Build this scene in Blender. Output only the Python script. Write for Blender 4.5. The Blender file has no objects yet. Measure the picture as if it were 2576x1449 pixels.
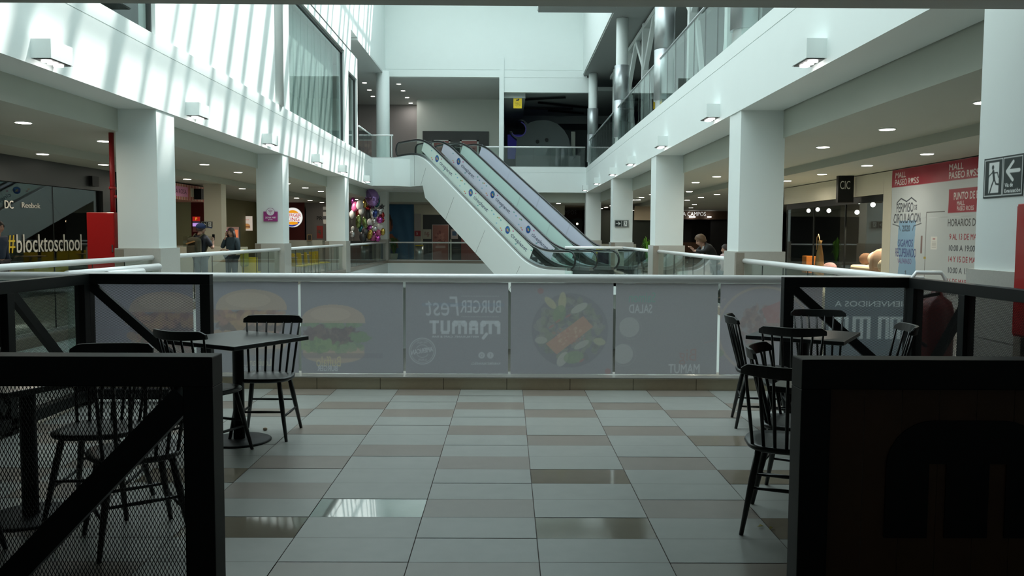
import bpy, math, random
import numpy as np
from mathutils import Vector, Matrix
R = random.Random(7)
S = bpy.context.scene
COL = S.collection
# ---------------------------------------------------------------- camera
FPX = 2090.0
cam_d = bpy.data.cameras.new('camera'); cam = bpy.data.objects.new('camera', cam_d); COL.objects.link(cam)
cam_d.sensor_width = 36.0; cam_d.lens = 36.0 * FPX / 2576.0; cam_d.clip_start = 0.05; cam_d.clip_end = 400
YAW = 12.0 / FPX; PITCH = math.atan(134.5 / FPX); ROLL = 0.0050
CM = (Matrix.Rotation(-YAW, 4, 'Z') @ Matrix.Rotation(math.pi / 2 - PITCH, 4, 'X') @ Matrix.Rotation(ROLL, 4, 'Z'))
CM.translation = Vector((0, 0, 1.5))
cam.matrix_world = CM
S.camera = cam
def ray(x, y):
    return (CM.to_3x3() @ Vector(((x - 1288.0) / FPX, -(y - 724.5) / FPX, -1.0)))
def atY(x, y, Y):
    d = ray(x, y); t = Y / d.y; return Vector((d.x * t, Y, 1.5 + d.z * t))
def atZ(x, y, z):
    d = ray(x, y); t = (z - 1.5) / d.z; return Vector((d.x * t, d.y * t, z))
def atX(x, y, X):
    d = ray(x, y); t = X / d.x; return Vector((X, d.y * t, 1.5 + d.z * t))
# ---------------------------------------------------------------- world, sun, exposure
SKY_LOW, SKY_HIGH = 1.3, 6.2
W = bpy.data.worlds.new('world'); S.world = W; W.use_nodes = True
bg = W.node_tree.nodes['Background']; bg.inputs[0].default_value = (0.80, 0.93, 0.965, 1); bg.inputs[1].default_value = 1.0
_n = W.node_tree; _tc = _n.nodes.new('ShaderNodeTexCoord'); _sp = _n.nodes.new('ShaderNodeSeparateXYZ'); _mr = _n.nodes.new('ShaderNodeMapRange')
_mr.inputs['From Min'].default_value = 0.0; _mr.inputs['From Max'].default_value = 1.0; _mr.inputs['To Min'].default_value = SKY_LOW; _mr.inputs['To Max'].default_value = SKY_HIGH
_n.links.new(_tc.outputs['Generated'], _sp.inputs[0]); _n.links.new(_sp.outputs['Z'], _mr.inputs['Value']); _n.links.new(_mr.outputs[0], bg.inputs[1])   # overcast-like: brighter overhead
sl = bpy.data.lights.new('sun', 'SUN'); sl.energy = 9.5; sl.angle = 0.02; sl.color = (1.0, 0.98, 0.94)
sun = bpy.data.objects.new('sun', sl); COL.objects.link(sun)
sun.rotation_euler = Vector((-0.45, -0.42, -1.0)).to_track_quat('-Z', 'Y').to_euler(); sun.location = (10, 20, 40)
VS = S.view_settings
VS.view_transform = 'Standard'; VS.look = 'None'; VS.gamma = 1.0; VS.use_curve_mapping = False; VS.exposure = -0.10
try:
    cy = S.cycles
    cy.max_bounces = 8; cy.diffuse_bounces = 5; cy.glossy_bounces = 4; cy.transmission_bounces = 4; cy.transparent_max_bounces = 24
    cy.caustics_reflective = False; cy.caustics_refractive = False; cy.sample_clamp_indirect = 8.0
except Exception:
    pass
for (cx_, cy_, sx_, sy_) in ((-1.2, 20.6, 10.1, 40.6),):
    pl = bpy.data.lights.new('skylight_portal', 'AREA'); pl.shape = 'RECTANGLE'; pl.size = sx_; pl.size_y = sy_
    try: pl.cycles.is_portal = True
    except Exception: pass
    po = bpy.data.objects.new('skylight_portal', pl); COL.objects.link(po); po.location = (cx_, cy_, 15.6)

# ---------------------------------------------------------------- materials
MATS = {}
def mat(name, col=(.8, .8, .8), rough=.5, metal=0.0, var=.04, scale=3.0, bump=0.0, spec=.5, emit=None, estr=1.0, coat=0.0):
    if name in MATS: return MATS[name]
    m = bpy.data.materials.new(name); m.use_nodes = True; MATS[name] = m
    nt = m.node_tree; b = nt.nodes['Principled BSDF']
    b.inputs['Roughness'].default_value = rough; b.inputs['Metallic'].default_value = metal
    b.inputs['Specular IOR Level'].default_value = spec
    if coat: b.inputs['Coat Weight'].default_value = coat
    c = (col[0], col[1], col[2], 1)
    b.inputs['Base Color'].default_value = c
    m.diffuse_color = c
    if var or bump:
        tc = nt.nodes.new('ShaderNodeTexCoord'); nz = nt.nodes.new('ShaderNodeTexNoise'); nz.inputs['Scale'].default_value = scale
        nz.inputs['Detail'].default_value = 4
        nt.links.new(tc.outputs['Object'], nz.inputs['Vector'])
        if var:
            mx = nt.nodes.new('ShaderNodeMix'); mx.data_type = 'RGBA'
            mx.inputs[6].default_value = tuple(max(0, v * (1 - var)) for v in col) + (1,)
            mx.inputs[7].default_value = tuple(min(1, v * (1 + var)) for v in col) + (1,)
            nt.links.new(nz.outputs['Fac'], mx.inputs[0]); nt.links.new(mx.outputs[2], b.inputs['Base Color'])
        if bump:
            bp = nt.nodes.new('ShaderNodeBump'); bp.inputs['Strength'].default_value = bump; bp.inputs['Distance'].default_value = .01
            nt.links.new(nz.outputs['Fac'], bp.inputs['Height']); nt.links.new(bp.outputs[0], b.inputs['Normal'])
    if emit:
        b.inputs['Emission Color'].default_value = (emit[0], emit[1], emit[2], 1); b.inputs['Emission Strength'].default_value = estr
    return m
def glass(name, tint=(.86, .95, .93), ior=1.45, rough=0.0):
    if name in MATS: return MATS[name]
    m = bpy.data.materials.new(name); m.use_nodes = True; MATS[name] = m; nt = m.node_tree; nt.nodes.clear()
    o = nt.nodes.new('ShaderNodeOutputMaterial'); mx = nt.nodes.new('ShaderNodeMixShader'); t = nt.nodes.new('ShaderNodeBsdfTransparent')
    g = nt.nodes.new('ShaderNodeBsdfGlossy'); ge = nt.nodes.new('ShaderNodeNewGeometry'); dp = nt.nodes.new('ShaderNodeVectorMath'); dp.operation = 'DOT_PRODUCT'
    nt.links.new(ge.outputs['Incoming'], dp.inputs[0]); nt.links.new(ge.outputs['Normal'], dp.inputs[1])
    def mth(op, x, y):
        q = nt.nodes.new('ShaderNodeMath'); q.operation = op
        for k_, v_ in enumerate((x, y)):
            if v_ is None: continue
            if isinstance(v_, (int, float)): q.inputs[k_].default_value = v_
            else: nt.links.new(v_, q.inputs[k_])
        return q.outputs[0]
    F0 = ((ior - 1) / (ior + 1)) ** 2
    fr = mth('ADD', mth('MULTIPLY', mth('POWER', mth('SUBTRACT', 1.0, mth('ABSOLUTE', dp.outputs['Value'], None)), 5.0), 1 - F0), F0)
    t.inputs[0].default_value = tint + (1,); g.inputs['Roughness'].default_value = rough
    nt.links.new(fr, mx.inputs[0]); nt.links.new(t.outputs[0], mx.inputs[1]); nt.links.new(g.outputs[0], mx.inputs[2]); nt.links.new(mx.outputs[0], o.inputs[0])
    m.diffuse_color = (.7, .85, .85, .3)
    return m
def printed(name, translucent=0.0, rough=.5, emit=0.0):
    if name in MATS: return MATS[name]
    m = bpy.data.materials.new(name); m.use_nodes = True; MATS[name] = m; nt = m.node_tree
    b = nt.nodes['Principled BSDF']; b.inputs['Roughness'].default_value = rough
    a = nt.nodes.new('ShaderNodeAttribute'); a.attribute_name = 'Col'
    nt.links.new(a.outputs['Color'], b.inputs['Base Color'])
    if emit:
        nt.links.new(a.outputs['Color'], b.inputs['Emission Color']); b.inputs['Emission Strength'].default_value = emit
    if translucent:
        o = nt.nodes['Material Output']; t = nt.nodes.new('ShaderNodeBsdfTranslucent'); mx = nt.nodes.new('ShaderNodeMixShader')
        mx.inputs[0].default_value = translucent
        nt.links.new(a.outputs['Color'], t.inputs[0]); nt.links.new(b.outputs[0], mx.inputs[1]); nt.links.new(t.outputs[0], mx.inputs[2]); nt.links.new(mx.outputs[0], o.inputs[0])
    return m
def stripes(name, c1, c2, scale, axis='Y', rough=.6):
    m = bpy.data.materials.new(name); m.use_nodes = True; nt = m.node_tree; b = nt.nodes['Principled BSDF']; b.inputs['Roughness'].default_value = rough
    tc = nt.nodes.new('ShaderNodeTexCoord'); sp = nt.nodes.new('ShaderNodeSeparateXYZ'); mt = nt.nodes.new('ShaderNodeMath'); mt.operation = 'MULTIPLY'; mt.inputs[1].default_value = scale
    fr = nt.nodes.new('ShaderNodeMath'); fr.operation = 'FRACT'; gt = nt.nodes.new('ShaderNodeMath'); gt.operation = 'GREATER_THAN'; gt.inputs[1].default_value = .5
    mx = nt.nodes.new('ShaderNodeMix'); mx.data_type = 'RGBA'; mx.inputs[6].default_value = c1 + (1,); mx.inputs[7].default_value = c2 + (1,)
    nt.links.new(tc.outputs['Object'], sp.inputs[0]); nt.links.new(sp.outputs[axis], mt.inputs[0]); nt.links.new(mt.outputs[0], fr.inputs[0]); nt.links.new(fr.outputs[0], gt.inputs[0])
    nt.links.new(gt.outputs[0], mx.inputs[0]); nt.links.new(mx.outputs[2], b.inputs['Base Color'])
    return m
def stone(name, c1, c2, rough=.3, scale=14, joint=None, spec=.5):
    """mottled granite / porcelain; joint=(width,height) adds a grid of thin dark joints"""
    m = bpy.data.materials.new(name); m.use_nodes = True; MATS[name] = m; nt = m.node_tree; b = nt.nodes['Principled BSDF']; b.inputs['Roughness'].default_value = rough
    b.inputs['Specular IOR Level'].default_value = spec
    tc = nt.nodes.new('ShaderNodeTexCoord'); nz = nt.nodes.new('ShaderNodeTexNoise'); nz.inputs['Scale'].default_value = scale; nz.inputs['Detail'].default_value = 8
    nt.links.new(tc.outputs['Object'], nz.inputs['Vector'])
    mx = nt.nodes.new('ShaderNodeMix'); mx.data_type = 'RGBA'; mx.inputs[6].default_value = c1 + (1,); mx.inputs[7].default_value = c2 + (1,)
    nt.links.new(nz.outputs['Fac'], mx.inputs[0]); last = mx.outputs[2]
    if joint:
        bk = nt.nodes.new('ShaderNodeTexBrick'); bk.offset = 0; bk.inputs['Scale'].default_value = 1; bk.inputs['Mortar Size'].default_value = .004
        bk.inputs['Brick Width'].default_value = joint[0]; bk.inputs['Row Height'].default_value = joint[1]
        bk.inputs['Color1'].default_value = (1, 1, 1, 1); bk.inputs['Color2'].default_value = (.93, .93, .93, 1); bk.inputs['Mortar'].default_value = (.3, .28, .25, 1)
        mp = nt.nodes.new('ShaderNodeMapping'); nt.links.new(tc.outputs['Object'], mp.inputs[0]); nt.links.new(mp.outputs[0], bk.inputs[0])
        if len(joint) > 2: mp.inputs['Rotation'].default_value = joint[2]
        m2 = nt.nodes.new('ShaderNodeMix'); m2.data_type = 'RGBA'; m2.blend_type = 'MULTIPLY'; m2.inputs[0].default_value = 1
        nt.links.new(last, m2.inputs[6]); nt.links.new(bk.outputs[0], m2.inputs[7]); last = m2.outputs[2]
    nt.links.new(last, b.inputs['Base Color'])
    return m
WHITE = mat('white_paint', (.77, .83, .815), .55, var=.012)
CREAM = mat('cream_paint', (.62, .60, .49), .6, var=.02)
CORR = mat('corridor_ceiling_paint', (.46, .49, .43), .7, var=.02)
GREY = mat('grey_paint', (.42, .43, .39), .7, var=.03)
GALW = mat('gallery_grey_green_paint', (.68, .73, .68), .7, var=.02)
GALC = mat('gallery_ceiling_grey', (.60, .64, .63), .7, var=.03)
BROWNW = mat('grey_brown_paint', (.30, .28, .275), .7, var=.03)
DARK = mat('dark_shop_interior', (.025, .026, .025), .6, var=.2)
BLACK = mat('black_powder_coat', (.005, .007, .007), .5, var=.15, scale=30, spec=.3)
BLKWOOD = mat('black_stained_wood', (.010, .013, .013), .38, var=.2, scale=12, bump=.05)
BLKTOP = mat('black_laminate_top', (.014, .018, .018), .28, var=.2, scale=9)
BLKFLAT = mat('black_panel', (.02, .022, .022), .4, var=.1)
SLATE = mat('dark_grey_panel', (.045, .05, .048), .5, var=.1)
RAILW = mat('white_enamelled_rail', (.88, .90, .90), .35, var=.01, coat=.5)
STEEL = mat('brushed_steel', (.55, .57, .57), .32, 1.0, var=.05, scale=20)
ALU = mat('grey_metal_cladding', (.50, .54, .55), .35, .7, var=.03)
RED = mat('red_enamel', (.42, .012, .012), .35, var=.03, coat=.3)
REDP = mat('red_pipe_paint', (.36, .015, .018), .4, var=.05)
YEL = mat('yellow_plastic', (.78, .58, .02), .35, var=.03)
WOOD = mat('brown_wood_board', (.10, .045, .018), .5, var=.4, scale=6)
WOODL = mat('light_wood', (.45, .30, .16), .5, var=.2)
GL = glass('clear_railing_glass', (.90, .96, .945))
GLW = glass('window_glass', (.84, .90, .89), 1.6)
GLS = glass('shop_glass', (.86, .90, .88), 1.6)
PRINT = printed('printed_sheet', 0.0, .5)
FILM = printed('frosted_printed_film', .70, .6)
GLN = glass('near_railing_glass', (.95, .97, .965))
SCREEN = printed('lit_screen_print', 0.0, .4, .9)
TILE_L = stone('light_porcelain_tile', (.345, .362, .335), (.42, .432, .40), .34, 9)
TILE_T = stone('tan_porcelain_tile', (.275, .238, .20), (.32, .278, .235), .32, 9)
TILE_P = stone('polished_light_tile', (.42, .43, .40), (.50, .50, .47), .035, 9, spec=1.0)
TILE_P.node_tree.nodes['Principled BSDF'].inputs['Coat Weight'].default_value = 1.0; TILE_P.node_tree.nodes['Principled BSDF'].inputs['Coat IOR'].default_value = 1.9
TILE_Q = stone('polished_brown_tile', (.28, .24, .18), (.33, .285, .22), .08, 9, spec=.6)
GROUT = mat('dark_grout', (.13, .10, .085), .8, var=.1)
GRAN = stone('taupe_granite', (.24, .205, .165), (.32, .28, .23), .22, 60)
GRAND = stone('pale_granite', (.44, .43, .39), (.53, .515, .47), .2, 60)
CURB = stone('brown_granite_curb', (.46, .39, .27), (.54, .46, .33), .3, 40, (.61, .4, (math.pi / 2, 0, 0)))
CURBT = stone('curb_top_tile', (.36, .35, .31), (.44, .42, .38), .15, 40)
FLOORC = stone('corridor_floor_tile', (.40, .39, .36), (.46, .45, .41), .25, 9, (.6, .3))
def lampmat(name, col, s): return mat(name, (.8, .8, .8), .5, var=0, emit=col, estr=s)
LAMP = lampmat('downlight_diffuser', (1.0, .93, .80), 14.0)
LAMPC = lampmat('cool_downlight_diffuser', (1.0, .97, .95), 9.0)

# ---------------------------------------------------------------- mesh builder
def tag(o, label=None, cat=None, group=None, kind=None):
    if label: o['label'] = label
    if cat: o['category'] = cat
    if group: o['group'] = group
    if kind: o['kind'] = kind
    return o
class MB:
    def __init__(s): s.v = []; s.f = []; s.m = []; s.cm = 0; s.smooth = set()
    def add(s, v, f, smooth=False):
        b = len(s.v); s.v += [tuple(p) for p in v]
        for q in f:
            if smooth: s.smooth.add(len(s.f))
            s.f.append([b + i for i in q]); s.m.append(s.cm)
        return s
    def box(s, x0, x1, y0, y1, z0, z1):
        v = [(x, y, z) for z in (z0, z1) for y in (y0, y1) for x in (x0, x1)]
        return s.add(v, [(0, 2, 3, 1), (4, 5, 7, 6), (0, 1, 5, 4), (2, 6, 7, 3), (0, 4, 6, 2), (1, 3, 7, 5)])
    def beam(s, a, b, w, h, up=(0, 0, 1)):
        a = Vector(a); b = Vector(b); d = (b - a).normalized(); u = Vector(up); x = d.cross(u)
        if x.length < 1e-4: x = d.cross(Vector((0, 1, 0)))
        x.normalize(); z = x.cross(d).normalized(); x *= w / 2; z *= h / 2
        v = [p + sx * x + sz * z for p in (a, b) for sx, sz in ((-1, -1), (1, -1), (1, 1), (-1, 1))]
        return s.add(v, [(3, 2, 1, 0), (4, 5, 6, 7), (0, 1, 5, 4), (1, 2, 6, 5), (2, 3, 7, 6), (3, 0, 4, 7)])
    def prism(s, pts, ext):
        """pts: planar 3-D polygon, ext: extrusion vector"""
        n = len(pts); e = Vector(ext); a = [Vector(p) for p in pts]; b = [p + e for p in a]
        return s.add(a + b, [tuple(range(n - 1, -1, -1)), tuple(range(n, 2 * n))] + [(i, (i + 1) % n, n + (i + 1) % n, n + i) for i in range(n)])
    def tube(s, pts, r, n=10, caps=True):
        P = [Vector(p) for p in pts]; rs = r if isinstance(r, (list, tuple)) else [r] * len(P)
        V = []; F = []; prev = None
        for i, p in enumerate(P):
            d = (P[min(i + 1, len(P) - 1)] - P[max(i - 1, 0)]).normalized()
            if prev is None:
                u = Vector((0, 0, 1)) if abs(d.z) < .9 else Vector((1, 0, 0))
                x = d.cross(u).normalized()
            else:
                x = (prev - d * prev.dot(d)); x = x.normalized() if x.length > 1e-6 else d.orthogonal().normalized()
            prev = x; y = d.cross(x)
            for k in range(n):
                t = 2 * math.pi * k / n; V.append(p + (x * math.cos(t) + y * math.sin(t)) * rs[i])
        for i in range(len(P) - 1):
            for k in range(n):
                F.append((i * n + k, i * n + (k + 1) % n, (i + 1) * n + (k + 1) % n, (i + 1) * n + k))
        s.add(V, F, True)
        if caps:
            b = len(s.v) - len(V)
            for ring in (list(range(b + n - 1, b - 1, -1)), list(range(b + (len(P) - 1) * n, b + len(P) * n))):
                s.f.append(ring); s.m.append(s.cm)
        return s
    def lathe(s, prof, c=(0, 0, 0), n=20, sx=1, sy=1):
        V = []; F = []
        for (r, z) in prof:
            for k in range(n):
                t = 2 * math.pi * k / n; V.append((c[0] + r * sx * math.cos(t), c[1] + r * sy * math.sin(t), c[2] + z))
        for i in range(len(prof) - 1):
            for k in range(n): F.append((i * n + k, i * n + (k + 1) % n, (i + 1) * n + (k + 1) % n, (i + 1) * n + k))
        s.add(V, F, True)
        b = len(s.v) - len(V); s.f.append(list(range(b + n - 1, b - 1, -1))); s.m.append(s.cm)
        s.f.append(list(range(b + (len(prof) - 1) * n, b + len(prof) * n))); s.m.append(s.cm)
        return s
    def ball(s, c, rx, ry=None, rz=None, n=12, rot=None):
        ry = ry or rx; rz = rz or rx; V = []; F = []; m_ = n // 2 + 1
        for i in range(m_ + 1):
            a = math.pi * i / m_
            for k in range(n):
                t = 2 * math.pi * k / n; p = Vector((rx * math.sin(a) * math.cos(t), ry * math.sin(a) * math.sin(t), rz * math.cos(a)))
                if rot: p = rot @ p
                V.append(p + Vector(c))
        for i in range(m_):
            for k in range(n): F.append((i * n + k, (i + 1) * n + k, (i + 1) * n + (k + 1) % n, i * n + (k + 1) % n))
        return s.add(V, F, True)
    def mi(s, i): s.cm = i; return s
    def build(s, name, mats, parent=None, loc=None, rz=0, label=None, cat=None, group=None, kind=None, bevel=0):
        me = bpy.data.meshes.new(name); me.from_pydata(s.v, [], s.f)
        ml = mats if isinstance(mats, (list, tuple)) else [mats]
        for m in ml: me.materials.append(m)
        if len(ml) > 1: me.polygons.foreach_set('material_index', s.m)
        if s.smooth:
            me.polygons.foreach_set('use_smooth', [i in s.smooth for i in range(len(s.f))])
        me.update(); me.validate()
        o = bpy.data.objects.new(name, me); COL.objects.link(o)
        if parent: o.parent = parent
        if loc is not None: o.location = loc
        o.rotation_euler.z = rz
        if bevel:
            b = o.modifiers.new('bevel', 'BEVEL'); b.width = bevel; b.segments = 2; b.limit_method = 'ANGLE'
        return tag(o, label, cat, group, kind)
def empty(name, loc, rz=0, label=None, cat=None, group=None):
    o = bpy.data.objects.new(name, None); COL.objects.link(o); o.location = loc; o.rotation_euler.z = rz; o.empty_display_size = .1
    return tag(o, label, cat, group)
def copy_tree(o, parent=None):
    c = o.copy(); COL.objects.link(c)
    if parent: c.parent = parent
    for ch in list(o.children): copy_tree(ch, c)
    return c
def boxobj(name, m, b, **k): return MB().box(*b).build(name, m, **k)
def structure(name, m, *boxes):
    q = MB()
    for b in boxes: q.box(*b)
    return q.build(name, m, kind='structure')
# ---------------------------------------------------------------- glyph outlines and printed sheets
_G = {}
def glyphs(txt):
    if txt in _G: return _G[txt]
    c = bpy.data.curves.new('t', 'FONT'); c.body = txt; c.size = 1.0; c.resolution_u = 3
    o = bpy.data.objects.new('t', c); COL.objects.link(o)
    dg = bpy.context.evaluated_depsgraph_get(); me = bpy.data.meshes.new_from_object(o.evaluated_get(dg)); me.calc_loop_triangles()
    v = np.array([p.co[:2] for p in me.vertices]).reshape(-1, 2); t = np.array([tuple(q.vertices) for q in me.loop_triangles], int).reshape(-1, 3)
    bpy.data.objects.remove(o); bpy.data.curves.remove(c); bpy.data.meshes.remove(me)
    if len(v): v = v - v.min(0); sc = v.max(0)
    else: sc = np.array([1, 1.])
    _G[txt] = (v, t, sc); return _G[txt]
class Canvas:
    """a printed sheet: a fine grid mesh whose point colours hold the print"""
    def __init__(s, w, h, res, bg):
        s.w, s.h = w, h; s.nx = max(2, int(w / res) + 1); s.ny = max(2, int(h / res) + 1)
        s.a = np.zeros((s.ny, s.nx, 3)); s.a[:] = bg
        s.X, s.Y = np.meshgrid(np.linspace(0, w, s.nx), np.linspace(0, h, s.ny)); s.dx = w / (s.nx - 1)
    def _mix(s, m, col, al=1.0):
        m = np.clip(m, 0, 1)[..., None] * al; s.a = s.a * (1 - m) + np.array(col) * m
    def ell(s, cx, cy, rx, ry, col, al=1.0, rot=0, ring=None):
        x = s.X - cx; y = s.Y - cy; c, n = math.cos(rot), math.sin(rot); u = (x * c + y * n) / rx; v = (-x * n + y * c) / ry
        d = np.sqrt(u * u + v * v); k = min(rx, ry) / s.dx; m = np.clip((1 - d) * k + .5, 0, 1)
        if ring: m = m * np.clip((d - (1 - ring / min(rx, ry))) * k + .5, 0, 1)
        s._mix(m, col, al)
    def rect(s, x0, x1, y0, y1, col, al=1.0):
        m = np.clip((s.X - x0) / s.dx + .5, 0, 1) * np.clip((x1 - s.X) / s.dx + .5, 0, 1) * np.clip((s.Y - y0) / s.dx + .5, 0, 1) * np.clip((y1 - s.Y) / s.dx + .5, 0, 1)
        s._mix(m, col, al)
    def poly(s, pts, col, al=1.0):
        ins = np.zeros(s.X.shape, bool); n = len(pts)
        for i in range(n):
            x1, y1 = pts[i]; x2, y2 = pts[(i + 1) % n]
            if y1 == y2: continue
            c = ((y1 > s.Y) != (y2 > s.Y)) & (s.X < (x2 - x1) * (s.Y - y1) / (y2 - y1) + x1); ins ^= c
        s._mix(ins.astype(float), col, al)
    def line(s, pts, w, col, al=1.0):
        m = np.zeros(s.X.shape)
        for (x1, y1), (x2, y2) in zip(pts[:-1], pts[1:]):
            dx, dy = x2 - x1, y2 - y1; L = dx * dx + dy * dy + 1e-12
            t = np.clip(((s.X - x1) * dx + (s.Y - y1) * dy) / L, 0, 1); d = np.hypot(s.X - x1 - t * dx, s.Y - y1 - t * dy)
            m = np.maximum(m, np.clip((w / 2 - d) / s.dx + .5, 0, 1))
        s._mix(m, col, al)
    def text(s, txt, x, y, h, col, al=1.0, w=None, mirror=False, rot=0, slant=0, bold=0, cap=None):
        """lower-left corner x,y ; h = height of the line's ink box ; w squeezes to that width"""
        v, t, sc = glyphs(txt)
        if not len(v): return
        k = h / sc[1]; kx = (w / sc[0]) if w else k
        p = v * np.array([kx, k]); W_ = sc[0] * kx; p[:, 0] += slant * p[:, 1]
        if mirror: p[:, 0] = W_ - p[:, 0]
        c, n = math.cos(rot), math.sin(rot); p = np.stack([p[:, 0] * c - p[:, 1] * n + x, p[:, 0] * n + p[:, 1] * c + y], 1)
        g = p / s.dx; SS = 3; m = np.zeros(s.X.shape)
        offs = [(-1 / 3, -1 / 3), (0, -1 / 3), (1 / 3, -1 / 3), (-1 / 3, 0), (0, 0), (1 / 3, 0), (-1 / 3, 1 / 3), (0, 1 / 3), (1 / 3, 1 / 3)]
        gx = g[:, 0]; gy = g[:, 1] * s.dx / (s.h / (s.ny - 1))
        for a_, b_, c_ in t:
            xs = gx[[a_, b_, c_]]; ys = gy[[a_, b_, c_]]
            x0 = max(0, int(xs.min()) - 1); x1 = min(s.nx - 1, int(xs.max()) + 2); y0 = max(0, int(ys.min()) - 1); y1 = min(s.ny - 1, int(ys.max()) + 2)
            if x1 <= x0 or y1 <= y0: continue
            D = (xs[1] - xs[0]) * (ys[2] - ys[0]) - (xs[2] - xs[0]) * (ys[1] - ys[0])
            if abs(D) < 1e-9: continue
            ix, iy = np.meshgrid(np.arange(x0, x1 + 1), np.arange(y0, y1 + 1)); acc = np.zeros(ix.shape)
            for ox, oy in offs:
                qx = ix + ox; qy = iy + oy
                u = ((qx - xs[0]) * (ys[2] - ys[0]) - (xs[2] - xs[0]) * (qy - ys[0])) / D
                w_ = ((xs[1] - xs[0]) * (qy - ys[0]) - (qx - xs[0]) * (ys[1] - ys[0])) / D
                acc += ((u >= 0) & (w_ >= 0) & (u + w_ <= 1))
            m[y0:y1 + 1, x0:x1 + 1] += acc / 9.0
        m = np.clip(m * (1 + bold), 0, 1)
        s._mix(m, col, al)
        return W_
    def noise(s, amt, seed=1, coarse=1):
        r = np.random.RandomState(seed); n = r.rand(s.ny // coarse + 2, s.nx // coarse + 2); n = np.repeat(np.repeat(n, coarse, 0), coarse, 1)[:s.ny, :s.nx]
        s.a = np.clip(s.a * (1 + amt * (n - .5))[..., None], 0, 1)
    def blob(s, cx, cy, rx, ry, cols, n, size, seed=1, al=.8):
        r = random.Random(seed)
        for _ in range(n):
            a = r.random() * 2 * math.pi; q = math.sqrt(r.random())
            s.ell(cx + rx * q * math.cos(a), cy + ry * q * math.sin(a), size * (.5 + r.random()), size * (.4 + .6 * r.random()), r.choice(cols), al, r.random() * 3)
    def build(s, name, o, u, v, m=None, parent=None, wave=None, **k):
        """o origin (lower-left), u,v unit directions of the sheet"""
        o = np.array(o); u = np.array(u); v = np.array(v)
        P = o + s.X[..., None] * u + s.Y[..., None] * v
        if wave is not None: P = P + wave(s.X, s.Y)[..., None] * np.cross(u, v)
        me = bpy.data.meshes.new(name); N = s.nx * s.ny
        idx = np.arange(N).reshape(s.ny, s.nx); q = np.stack([idx[:-1, :-1], idx[:-1, 1:], idx[1:, 1:], idx[1:, :-1]], -1).reshape(-1, 4)
        me.vertices.add(N); me.vertices.foreach_set('co', P.reshape(-1)); me.loops.add(q.size); me.loops.foreach_set('vertex_index', q.reshape(-1).astype(np.int32))
        me.polygons.add(len(q)); me.polygons.foreach_set('loop_start', (np.arange(len(q)) * 4).astype(np.int32)); me.update(calc_edges=True)
        ca = me.color_attributes.new('Col', 'FLOAT_COLOR', 'POINT'); c = np.ones((N, 4)); c[:, :3] = np.clip(s.a.reshape(-1, 3), 0, 1)
        ca.data.foreach_set('color', c.reshape(-1).astype(np.float32)); me.materials.append(m or PRINT)
        ob = bpy.data.objects.new(name, me); COL.objects.link(ob)
        if parent: ob.parent = parent
        return tag(ob, **k)
def lin(r, g, b):
    return tuple((c / 255 / 12.92) if c / 255 < .04045 else ((c / 255 + .055) / 1.055) ** 2.4 for c in (r, g, b))
UX, UY, UZ = (1, 0, 0), (0, 1, 0), (0, 0, 1)
NX, NY = (-1, 0, 0), (0, -1, 0)
# ================================================================ THE BUILDING
AL, BR, YN, YF = -6.25, 4.08, 8.06, 43.5      # void: left, right, near and far edges
ZS, ZU = 3.70, 4.98                            # underside of the first-floor slab, first-floor level
# --- tiled floor of the near side, tile by tile
TAN = {0: {-4, -2, 0, 2, 4}, 2: {-5, -3, -1, 1, 3}, 3: {-4, -2, 0, 2}, 5: {-5, -3, -1, 1, 3}, 6: {0, 4, -6}, 7: {-2, -5}, 8: {-5, -3, -1, 1, 3}, 9: {-6, 4},
       10: {-3, -5}, 11: {-1, 1, 3}, 12: {-5}, 14: {-4, -2, -1, 1, 3}, 16: {0, 2}, 17: {-3, 1}}
BRN = {9: {-4, 0, 2}, 12: {-3, 0, 2}, 6: {2}}
LUX = {11: {-2}}
fl = MB(); TW, TD = .598, .3023
for r in range(0, 28):
    y1 = 7.94 - TD * r; y0 = y1 - TD
    if y0 < 0: break
    for c in range(-12, 12):
        x0 = .152 + TW * c
        if c in LUX.get(r, ()): k = 2
        elif c in BRN.get(r, ()): k = 3
        elif c in TAN.get(r, ()): k = 1
        elif (abs(c) > 5 or r > 17) and (r * 7 + c * 5) % 6 == 0: k = 1
        else: k = 0
        g = .0022; zt = .004 + .0006 * ((r * 13 + c * 7) % 3)
        fl.mi(k).add([(x0 + g, y0 + g, zt), (x0 + TW - g, y0 + g, zt), (x0 + TW - g, y1 - g, zt), (x0 + g, y1 - g, zt)], [(0, 1, 2, 3)])
fl.mi(4)
fl.box(-14, 16, -5, 8.4, -.3, 0.0)
fl.mi(5)
fl.box(-16, AL - .15, 8.4, 62, -.3, 0.0); fl.box(BR + .15, 20, 8.4, 62, -.3, 0.0); fl.box(AL - .15, BR + .15, YF + .15, 62, -.3, 0.0)
fl.box(2.05, BR + .15, 29.2, 36.5, -.3, 0.0)
fl.build('floor', [TILE_L, TILE_T, TILE_P, TILE_Q, GROUT, FLOORC], kind='structure')
structure('floor_lower_level', FLOORC, (-16, 16, 0, 60, -5.2, -5.0))
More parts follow.
